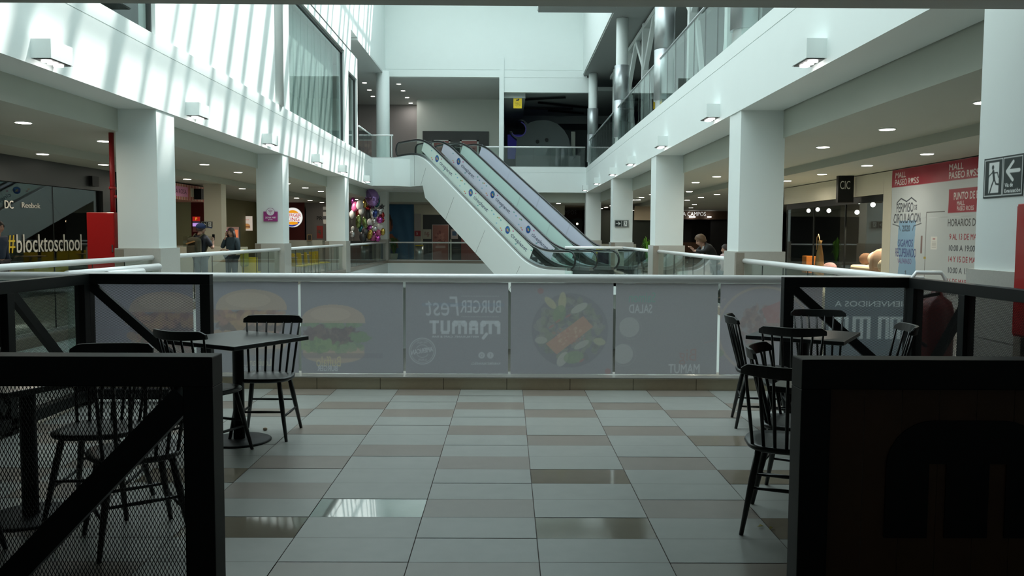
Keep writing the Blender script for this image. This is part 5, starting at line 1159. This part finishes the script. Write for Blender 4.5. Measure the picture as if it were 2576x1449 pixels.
c.line([(.3, 2.28), (.5, 2.38), (.75, 2.30), (1.0, 2.38), (1.25, 2.28)], .03, NV)
c.text('PERMISO', .28, 2.05, .22, NV, w=.82, bold=1); c.text('DE', 1.16, 2.10, .10, NV, w=.13, bold=1); c.text('CIRCULACION', .14, 1.80, .22, NV, w=1.32, bold=1); c.line([(.1, 1.78), (.45, 1.72), (.5, 1.62)], .02, NV); c.line([(1.5, 1.78), (1.15, 1.72), (1.1, 1.62)], .02, NV); c.text('2020', .60, 1.60, .14, NV, w=.38, bold=1)
c.text('SIGAMOS', .42, 1.24, .17, BL, w=.72, bold=1); c.text('RECUPERANDO', .30, 1.0, .20, BL, w=1.0, bold=1); c.text('VALPARAISO', .42, .84, .12, lin(110, 100, 150), w=.68, bold=1)
c.text('PAGO', .62, .04, .26, lin(170, 40, 45), w=.66, bold=1); c.text('UN', .44, .10, .14, lin(170, 40, 45), w=.14, bold=1); c.text('s', .80, .58, .10, (.05, .07, .1), bold=1)
c.line([(1.72, 0), (1.72, 2.02), (2.5, 2.02)], .018, (.03, .03, .03)); c.rect(1.50, 1.58, 1.1, 1.5, lin(130, 110, 110)); c.rect(1.66, 1.76, .98, 1.03, lin(170, 150, 60)); c.rect(1.95, 2.22, 1.2, 1.48, lin(225, 228, 226)); c.rect(2.03, 2.14, 1.42, 1.44, RB)
for i in range(5): c.rect(2.0, 2.18, 1.24 + .03 * i, 1.248 + .03 * i, (.3, .3, .3))
x0 = 2.62; c.rect(x0, x0 + 2.4, 1.98, 2.48, RB)
c.text('PUNTO DE PAGO', x0 + .22, 2.25, .15, (.75, .7, .7), w=1.25, bold=1); c.text('MALL', x0 + .35, 2.13, .09, (.7, .6, .62), w=.3, bold=1); c.text('PASEO ROSS', x0 + .35, 2.02, .09, (.7, .6, .62), w=.62, bold=1)
c.text('HORARIOS DE ATENCION', x0 + .02, 1.70, .15, (.04, .045, .05), w=2.1, bold=1)
for i, (t_, col) in enumerate((('9 AL 13 DE MARZO', RB), ('10:00 A 19:00 HRS', NV), ('14 Y 15 DE MARZO', RB), ('10:00 A 15:00 HRS', NV), ('16 DE MARZO AL 31', RB), ('10:00 A 20:00 HRS', NV))):
    c.text(t_, x0 + .10, 1.42 - .235 * i, .12, col, w=1.35, bold=1)
o = empty('hoarding', (XR, Yr0, 0), label='large printed hoarding with red top band and payment-point hours on the right wall', cat='hoarding')
MB().box(0.02, .15, -L_, 0, 0, H_).build('board', WHITE, parent=o)
c.build('print', (0, 0, 0.02), NY, UZ, parent=o, wave=lambda X, Y: .008 * np.sin(X * 7 + Y * 5) * (Y > 1.9))

# ---- balloons: a crowd of foil and rubber balloons, each a thing of its own
def bmat(n, c, met): return mat('balloon_' + n, c, .15 if met else .3, .8 if met else 0, var=.3 if met else .03, scale=9, coat=.4)
BM = [bmat('silver', (.6, .6, .62), 1), bmat('white', (.78, .78, .76), 0), bmat('pink', (.65, .12, .30), 0), bmat('red', (.45, .03, .03), 1), bmat('magenta', (.5, .08, .40), 1), bmat('gold', (.5, .36, .08), 1), bmat('green', (.22, .30, .10), 1), bmat('blue', (.06, .10, .35), 1), bmat('black', (.03, .03, .035), 0), bmat('violet', (.34, .20, .50), 1), bmat('teal', (.05, .25, .30), 1)]
BN = ['silver', 'white', 'pink', 'red', 'magenta', 'gold', 'green', 'blue', 'black', 'violet', 'teal']
bl = [(936, 497, 17, 22, 9, 'r'), (948, 505, 8, 16, 10, 'r'), (935, 515, 12, 12, 4, 's'), (905, 515, 9, 12, 1, 'r'), (918, 512, 5, 11, 5, 'r'), (893, 520, 8, 13, 2, 'r'), (885, 540, 6, 10, 1, 'r'), (899, 533, 8, 12, 3, 'r'), (909, 530, 7, 10, 1, 'r'), (936, 538, 5, 13, 0, 'l'), (944, 537, 6, 10, 7, 'l'), (925, 540, 9, 12, 8, 'r'), (956, 530, 7, 11, 0, 'r'), (961, 520, 8, 8, 8, 's'), (960, 540, 7, 9, 3, 'r'), (902, 557, 7, 17, 6, 'l'), (918, 560, 6, 15, 6, 'l'), (908, 575, 6, 9, 10, 'r'), (931, 559, 7, 9, 1, 'r'), (941, 556, 6, 8, 0, 'r'), (955, 553, 8, 9, 4, 'r'), (961, 553, 6, 7, 3, 'r'), (931, 574, 7, 8, 4, 'r'), (942, 575, 8, 7, 0, 'r'), (956, 571, 8, 9, 1, 'r'), (920, 585, 10, 14, 8, 'r'), (931, 590, 6, 13, 5, 'l'), (945, 590, 8, 8, 4, 'r'), (953, 586, 7, 8, 2, 'r'), (963, 583, 6, 9, 5, 'r'), (912, 597, 8, 12, 8, 'r'), (938, 600, 7, 9, 2, 'r'), (886, 590, 7, 9, 0, 'r'), (887, 575, 4, 6, 1, 'r'), (888, 505, 6, 9, 4, 'r'), (915, 600, 6, 10, 10, 'r'), (950, 600, 7, 8, 4, 'r'), (926, 525, 7, 8, 3, 'r')]
for i, (px, py, rx, ry, ci, shp) in enumerate(bl):
    Y = 41.2 + .5 * ((i * 37) % 10) / 10; v = atY(px, py, Y); k = Y / 2090
    rw = max(rx * k * 1.05, .07); rh = ry * k * 1.05
    o = empty('balloon', v, label='%s balloon in the bunch behind the left glass, %s' % (BN[ci] + (' star-shaped' if shp == 's' else (' long foil' if shp == 'l' else '')), 'near the top' if py < 522 else ('upper middle' if py < 545 else ('lower middle' if py < 575 else 'near the bottom'))), cat='balloon', group='%s balloons, %s row' % (BN[ci], 'top' if py < 522 else ('upper' if py < 545 else ('lower' if py < 575 else 'bottom'))))
    q = MB()
    if shp == 's':
        pts = [((rw if j % 2 == 0 else rw * .5) * math.cos(j * math.pi / 5 + .3), 0, (rh if j % 2 == 0 else rh * .5) * math.sin(j * math.pi / 5 + .3)) for j in range(10)]
        q.add(pts + [(0, -.1, 0), (0, .1, 0)], [(j, (j + 1) % 10, 10) for j in range(10)] + [((j + 1) % 10, j, 11) for j in range(10)], True)
    else: q.ball((0, 0, 0), rw, rw * .55, rh, 14, Matrix.Rotation(((i * 53) % 7 - 3) * .09, 3, 'Y'))
    q.build('skin', BM[ci], parent=o)
    MB().tube([(0, 0, -rh), (0, .0, -rh - .25)], .004, 4).build('ribbon', WHITE, parent=o)
boxobj('sales_cart', DARK, (-8.2, -6.6, 41.2, 41.8, 0, 1.15), label='dark cart under the balloon bunch', cat='cart')

# ================================================================ PEOPLE
SKIN = mat('skin', (.42, .24, .17), .55, var=.08, scale=20); HAIRB = mat('dark_brown_hair', (.025, .014, .010), .6, var=.3, scale=60); HAIRL = mat('light_brown_hair', (.085, .045, .018), .6, var=.3, scale=60)
def skin_obj(name, pts, edges, m, parent, sub=1):
    """pts: list of (x,y,z,rx[,ry])"""
    me = bpy.data.meshes.new(name); me.from_pydata([p[:3] for p in pts], edges, []); o = bpy.data.objects.new(name, me); COL.objects.link(o); o.parent = parent
    sk = o.modifiers.new('skin', 'SKIN'); sk.use_smooth_shade = True; lay = me.skin_vertices[0] if me.skin_vertices else None
    if lay is None:
        bm = bmesh.new(); bm.from_mesh(me); bm.verts.layers.skin.verify(); bm.to_mesh(me); bm.free(); lay = me.skin_vertices[0]
    for i, p in enumerate(pts): lay.data[i].radius = (p[3], p[4] if len(p) > 4 else p[3]); lay.data[i].use_root = (i == 0)
    sb = o.modifiers.new('sub', 'SUBSURF'); sb.levels = sub; sb.render_levels = sub
    me.materials.append(m); return o
def chain(a, b=None, start=0): return [(i, i + 1) for i in range(start, start + a - 1)]
def hand(o, wr, d, up, m, side=1, s=1.0):
    """hand at wrist wr pointing along d, palm normal up"""
    d = Vector(d).normalized(); up = Vector(up); x = d.cross(up).normalized(); n = x.cross(d).normalized(); wr = Vector(wr)
    pts = [tuple(wr) + (.024 * s, .018 * s), tuple(wr + d * .045 * s) + (.034 * s, .014 * s), tuple(wr + d * .085 * s) + (.036 * s, .013 * s)]; E = [(0, 1), (1, 2)]
    for i, (off, L) in enumerate(((-.028, .07), (-.010, .082), (.010, .078), (.027, .06))):
        b = wr + d * .085 * s + x * off * s; k = len(pts)
        pts += [tuple(b + d * L * .45 * s + n * -.006 * s) + (.0085 * s,), tuple(b + d * L * .8 * s + n * -.022 * s) + (.008 * s,), tuple(b + d * L * .95 * s + n * -.036 * s) + (.0065 * s,)]; E += [(2, k), (k, k + 1), (k + 1, k + 2)]
    k = len(pts); b = wr + d * .03 * s - x * side * .03 * s
    pts += [tuple(b + d * .02 * s - x * side * .012 * s) + (.011 * s,), tuple(b + d * .05 * s - x * side * .022 * s - n * .01) + (.009 * s,), tuple(b + d * .07 * s - x * side * .02 * s - n * .02) + (.0075 * s,)]; E += [(1, k), (k, k + 1), (k + 1, k + 2)]
    return pts, E
def head(o, c, yaw, tilt, hair, style, skin=None, s=1.0):
    """face looks along +Y before yaw; returns nothing, adds hair child; face is added to body list"""
    Rm = Matrix.Rotation(yaw, 3, 'Z') @ Matrix.Rotation(-tilt, 3, 'X'); c = Vector(c)
    T = lambda x, y, z: c + Rm @ Vector((x * s, y * s, z * s))
    q = MB(); n = 20; V = []; F = []; rows = 16
    for i in range(rows + 1):
        a = math.pi * i / rows; zz_ = .118 * math.cos(a); r_ = math.sin(a)
        for k in range(n):
            t = 2 * math.pi * k / n; x = .076 * r_ * math.cos(t); y = .096 * r_ * math.sin(t)
            if zz_ < -.01: f = 1 + (zz_ + .01) * 2.6; x *= f; y = y * (f if y > 0 else f * .9) + (.012 if y > 0 else .01)
            if y > .05 and abs(x) < .02 and -.04 < zz_ < .02: y += .018 * (1 - abs(x) / .02) * (1 - abs(zz_ + .018) / .04)
            if y > .05 and abs(abs(x) - .03) < .014 and 0 < zz_ < .03: y -= .006
            if y > .04 and abs(x) < .028 and -.062 < zz_ < -.045: y += .005
            V.append(T(x, y, zz_))
    for i in range(rows):
        for k in range(n): F.append((i * n + k, (i + 1) * n + k, (i + 1) * n + (k + 1) % n, i * n + (k + 1) % n))
    q.add(V, F, True)
    for sx in (-1, 1): q.ball(T(sx * .078, -.005, -.005), .010 * s, .018 * s, .030 * s, 8, Rm)
    q.tube([T(0, -.015, -.06), T(0, -.02, -.17)], [.052 * s, .056 * s], 12)
    hd_ = q.build('head', skin or SKIN, parent=o)
    e = MB()
    for sx in (-1, 1): e.ball(T(sx * .030, .085, .012), .011 * s, .006 * s, .006 * s, 8, Rm)
    e.build('eyes', BLACK, parent=hd_); e = MB(); e.ball(T(0, .092, -.052), .020 * s, .006 * s, .005 * s, 8, Rm); e.build('mouth', mat('lips', (.30, .10, .09), .5), parent=hd_)
    h = MB(); V = []; F = []; n = 24; rows = 10
    lo = {'short': -.35, 'bob': -.30, 'long': -.75}[style]
    for i in range(rows + 1):
        for k in range(n):
            t = 2 * math.pi * k / n; front = max(0, math.sin(t)); end = lo + (front ** 1.2) * (.42 - lo)
            cz = 1 + (end - 1) * i / rows; cz = max(-.999, min(1, cz)); a = math.acos(cz); jit = 1 + .03 * math.sin(k * 5.3 + i)
            V.append(T((.090 + .014 * (style == 'bob')) * math.sin(a) ** .8 * math.cos(t) * jit, (.112 + .012 * (style == 'bob')) * math.sin(a) ** .8 * math.sin(t) * jit - .006, (.134 + .01 * (style == 'bob')) * cz * (1 if cz > 0 else 1.15)))
    for i in range(rows):
        for k in range(n): F.append((i * n + k, (i + 1) * n + k, (i + 1) * n + (k + 1) % n, i * n + (k + 1) % n))
    h.add(V, F, True)
    if style == 'long':
        for k in range(9):
            t = math.pi * (.95 + 1.1 * k / 8); h.tube([T(.075 * math.cos(t), .085 * math.sin(t), .03), T(.085 * math.cos(t), .09 * math.sin(t) - .01, -.12), T(.09 * math.cos(t), .07 * math.sin(t) + .0, -.27)], [.026 * s, .03 * s, .012 * s], 6)
    h.build('hair', hair, parent=hd_); return T, Rm
def person(name, loc, rz, label, top, trousers, J, headargs, shoes=BLACK, skin=SKIN, extra_hands=True, s=1.0):
    """J: joints dict in local coords, facing +Y"""
    o = empty(name, loc, rz, label=label, cat='person')
    P = []; E = []
    def add(seq, link=None):
        k = len(P); P.extend(seq); E.extend([(i, i + 1) for i in range(k, k + len(seq) - 1)])
        if link is not None: E.append((link, k))
        return k
    pel, wst, che, nek = J['pelvis'], J['waist'], J['chest'], J['neck']
    add([pel + (.105, .085), wst + (.10, .07), che + (.115, .08), nek + (.055, .055)])
    for sd in ('L', 'R'):
        sh, el, wr = J['sh' + sd], J['el' + sd], J['wr' + sd]; add([sh + (.055,), el + (.040,), wr + (.024,)], 2)
        hip, kn, an, to = J['hip' + sd], J['kn' + sd], J['an' + sd], J['to' + sd]; add([hip + (.085,), kn + (.055,), an + (.036,), to + (.028,)], 0)
    for sd, sg in (('L', -1), ('R', 1)):
        if 'hd' + sd in J:
            hp, he = hand(o, J['wr' + sd], J['hd' + sd], J.get('pn' + sd, (0, 0, 1)), skin, sg, s); k = len(P); P.extend(hp); E.extend([(a + k, b + k) for a, b in he]); wi = 4 + (0 if sd == 'L' else 7) + 2; E.append((wi, k))
    skin_obj('body', P, E, skin, o)
    # clothes follow the body, a little larger, and stop at cuff and hem
    lerp = lambda a, b, t: tuple(x + (y - x) * t for x, y in zip(a, b))
    C = [pel + (.150, .118), wst + (.140, .105), che + (.182, .128), lerp(che, nek, .72) + (.085, .08)]; CE = [(0, 1), (1, 2), (2, 3)]
    cuff = J.get('cuff', .93)
    for sd in ('L', 'R'):
        k = len(C); sh, el, wr = J['sh' + sd], J['el' + sd], J['wr' + sd]
        if cuff >= .5: C += [sh + (.092,), el + (.056,), lerp(el, wr, (cuff - .5) * 2) + (.040,)]; CE += [(2, k), (k, k + 1), (k + 1, k + 2)]
        else: C += [sh + (.078,), lerp(sh, el, .85) + (.066,)]; CE += [(2, k), (k, k + 1)]
    skin_obj('jacket' if cuff > .5 else 'shirt', C, CE, top, o)
    D = [pel + (.145, .115)]; DE = []
    for sd in ('L', 'R'):
        k = len(D); D += [J['hip' + sd] + (.100,), J['kn' + sd] + (.072,), J['an' + sd] + (.058,)]; DE += [(0, k), (k, k + 1), (k + 1, k + 2)]
    skin_obj('trousers', D, DE, trousers, o)
    for sd in ('L', 'R'):
        a, t = Vector(J['an' + sd]), Vector(J['to' + sd]); q = MB(); q.ball((a * .4 + t * .6) + Vector((0, 0, .0)), .048, .13, .045, 12); q.build('shoe', shoes, parent=o)
    head(o, *headargs, skin=skin, s=s); return o
def standing(h=1.70, **k):
    f = h / 1.70; J = dict(pelvis=(0, 0, .93), waist=(0, 0, 1.06), chest=(0, 0, 1.27), neck=(0, 0, 1.46))
    for sd, g in (('L', -1), ('R', 1)):
        J.update({'sh' + sd: (g * .17, 0, 1.38), 'el' + sd: (g * .21, -.02, 1.10), 'wr' + sd: (g * .22, .06, .87), 'hip' + sd: (g * .09, 0, .88), 'kn' + sd: (g * .10, .02, .48), 'an' + sd: (g * .11, 0, .09), 'to' + sd: (g * .12, .13, .05), 'hd' + sd: (0, .1, -1)})
    J.update(k)
    for a in J:
        if isinstance(J[a], tuple) and not a.startswith(('hd', 'pn')): J[a] = tuple(v * f for v in J[a])
    return J
# man with cap and backpack, seen from behind, holding a phone up
v = atY(505, 640, 20.2); man_x = v.x
NAVY = mat('navy_cloth', (.012, .014, .022), .8, var=.2, scale=12); DENIM = mat('dark_denim', (.02, .03, .045), .85, var=.2, scale=30); OLIVE = mat('olive_canvas', (.05, .042, .022), .85, var=.25, scale=14); TANC = mat('tan_leather', (.28, .15, .05), .7)
J = standing(1.70, elR=(.27, .10, 1.12), wrR=(.17, .26, 1.30), hdR=(-.3, .3, .6), elL=(-.24, .02, 1.10), wrL=(-.10, .22, 1.22), hdL=(.5, .3, .4), cuff=.45)
mo = person('person', (man_x, 20.2, 0), rad(-18), 'man in a dark T-shirt and blue cap looking at his phone behind the left glass', NAVY, DENIM, J, ((0, .03, 1.60), rad(-38), .10, HAIRB, 'short'))
q = MB(); Rm = Matrix.Rotation(rad(-38), 3, 'Z'); q.ball((0, .02, 1.655), .098, .118, .088, 16, Rm); pv = lambda x, y, z: Vector((0, .03, 0)) + Rm @ Vector((x, y, 0)) + Vector((0, 0, z))
q.add([pv(-.07, .08, 1.66), pv(.07, .08, 1.66), pv(.05, .25, 1.635), pv(-.05, .25, 1.635), pv(-.07, .08, 1.65), pv(.07, .08, 1.65), pv(.05, .25, 1.615), pv(-.05, .25, 1.615)], [(0, 1, 2, 3), (7, 6, 5, 4), (0, 4, 5, 1), (1, 5, 6, 2), (2, 6, 7, 3), (3, 7, 4, 0)])
q.build('cap', mat('blue_cap', (.015, .03, .10), .8), parent=mo)
bp = empty('backpack', (man_x, 20.2, 0), rad(-18), label='olive backpack with tan pocket trim worn by the man in the cap', cat='backpack')
q = MB(); q.box(-.17, .17, -.32, -.13, .92, 1.40); mb_ = q.build('main_bag', OLIVE, parent=bp, bevel=.08); MB().box(-.12, .12, -.37, -.32, .96, 1.2).build('front_pocket', OLIVE, parent=mb_, bevel=.02); MB().beam((-.12, -.34, 1.24), (.1, -.34, 1.30), .03, .07, (0, 1, 0)).build('trim', TANC, parent=mb_)
for sx in (-1, 1): MB().tube([(sx * .10, -.17, 1.38), (sx * .11, -.05, 1.475), (sx * .12, .09, 1.42), (sx * .13, .13, 1.25), (sx * .15, -.05, 1.0)], .022, 6).build('strap', OLIVE, parent=bp)
ph = boxobj('mobile_phone', BLACK, (-.035, .035, -.006, .006, -.07, .07), label='dark phone held up by the man in the cap', cat='phone'); ph.location = mo.matrix_basis @ Vector((.13, .33, 1.40)) if False else Matrix.Rotation(rad(-18), 3, 'Z') @ Vector((.13, .32, 1.40)) + Vector((man_x, 20.2, 0)); ph.rotation_euler.z = rad(-18)
# woman on the phone
v = atY(583, 640, 22.0)
TEAL = mat('dark_teal_knit', (.022, .04, .05), .85, var=.25, scale=14)
J = standing(1.62, elL=(-.30, -.02, 1.12), wrL=(-.27, .10, .90), hdL=(.1, .3, -.8), elR=(.24, .10, 1.16), wrR=(.10, .14, 1.46), hdR=(-.1, -.1, .8), pnR=(1, 0, 0))
J['elL'] = (-.24, .05, 1.0); J['wrL'] = (.02, .22, 1.06); J['hdL'] = (.8, .1, .1)
wo = person('person', (v.x, 22.0, 0), rad(165), 'long-haired woman in a dark jacket phoning, behind the left glass', TEAL, DENIM, J, ((0, .02, 1.52), 0, .05, HAIRB, 'long'))
q = MB(); q.box(-.4, -.24, -.2, .02, .62, 1.08); q.build('shoulder_bag', mat('olive_yellow_bag', (.30, .28, .03), .7), loc=(v.x, 22.0, 0), rz=rad(165), label='yellow-green shoulder bag of the phoning woman', cat='bag', bevel=.05)
ph = boxobj('mobile_phone', BLACK, (-.006, .006, -.035, .035, -.07, .07), label='phone at the ear of the long-haired woman', cat='phone'); ph.location = Matrix.Rotation(rad(165), 3, 'Z') @ Vector((.092, .07, 1.49)) + Vector((v.x, 22.0, 0))
# woman leaning on the right rail, facing into the void (towards -X)
BLKJ = mat('black_sequined_cloth', (.008, .008, .008), .6, var=.9, scale=60, spec=.3)
v = Vector((4.62, 18.9, 0))
J = standing(1.58, pelvis=(0, -.20, .86), waist=(0, -.10, 1.06), chest=(0, .06, 1.27), neck=(0, .18, 1.40), shL=(-.17, .10, 1.36), shR=(.17, .10, 1.36), elL=(-.25, .24, 1.22), elR=(.25, .24, 1.22), wrL=(-.05, .42, 1.24), wrR=(.05, .42, 1.24), hdL=(.3, .4, .5), hdR=(-.3, .4, .5), hipL=(-.09, -.2, .82), hipR=(.09, -.2, .82), knL=(-.1, -.14, .45), knR=(.1, -.14, .45), anL=(-.11, -.2, .09), anR=(.11, -.2, .09), toL=(-.12, -.07, .05), toR=(.12, -.07, .05))
wl = person('person', (4.62, v.y, 0), rad(96), 'short-haired woman in a glittering black jacket leaning on the right rail', BLKJ, mat('black_trousers', (.015, .015, .015), .8), J, ((0, .24, 1.385), rad(10), .38, HAIRL, 'bob'), s=1.08)
q = MB(); q.box(-.07, .07, .17, .20, 1.08, 1.26); q.build('white_blouse', mat('white_blouse', (.7, .7, .7), .8), parent=wl, bevel=.01)
# child half hidden by the first right column
v = atX(1827, 650, 4.75)
J = standing(1.29)
person('person', (4.75, v.y, 0), rad(100), 'child in pale pink standing behind the rail, half hidden by the first right column', mat('pale_pink_cloth', (.5, .36, .36), .85), DENIM, J, ((0, .02, 1.20), 0, .05, HAIRB, 'short'), s=.90)
# person at the left edge
v = atY(-4, 620, 16.6)
person('person', (v.x, 16.6, 0), rad(-100), 'person in dark blue cut off by the left edge of the picture', mat('dark_blue_jacket', (.015, .03, .06), .8), NAVY, standing(1.68), ((0, .02, 1.59), 0, .05, HAIRB, 'short'))

# framed floor sign by the escalator foot
v = atY(1517, 650, 33.4); o = empty('floor_sign', (v.x, 33.4, 0), label='dark floor-standing sign with a yellow frame beyond the foot of the escalators', cat='sign')
q = MB(); q.box(-.28, -.23, 0, .04, 0, .95); q.box(.23, .28, 0, .04, 0, .95); q.box(-.23, .23, 0, .04, .90, .95); q.box(-.23, .23, 0, .04, .25, .30); q.build('frame', YEL, parent=o); MB().box(-.23, .23, .01, .03, .30, .90).build('panel', mat('dark_purple_panel', (.03, .015, .04), .5), parent=o)
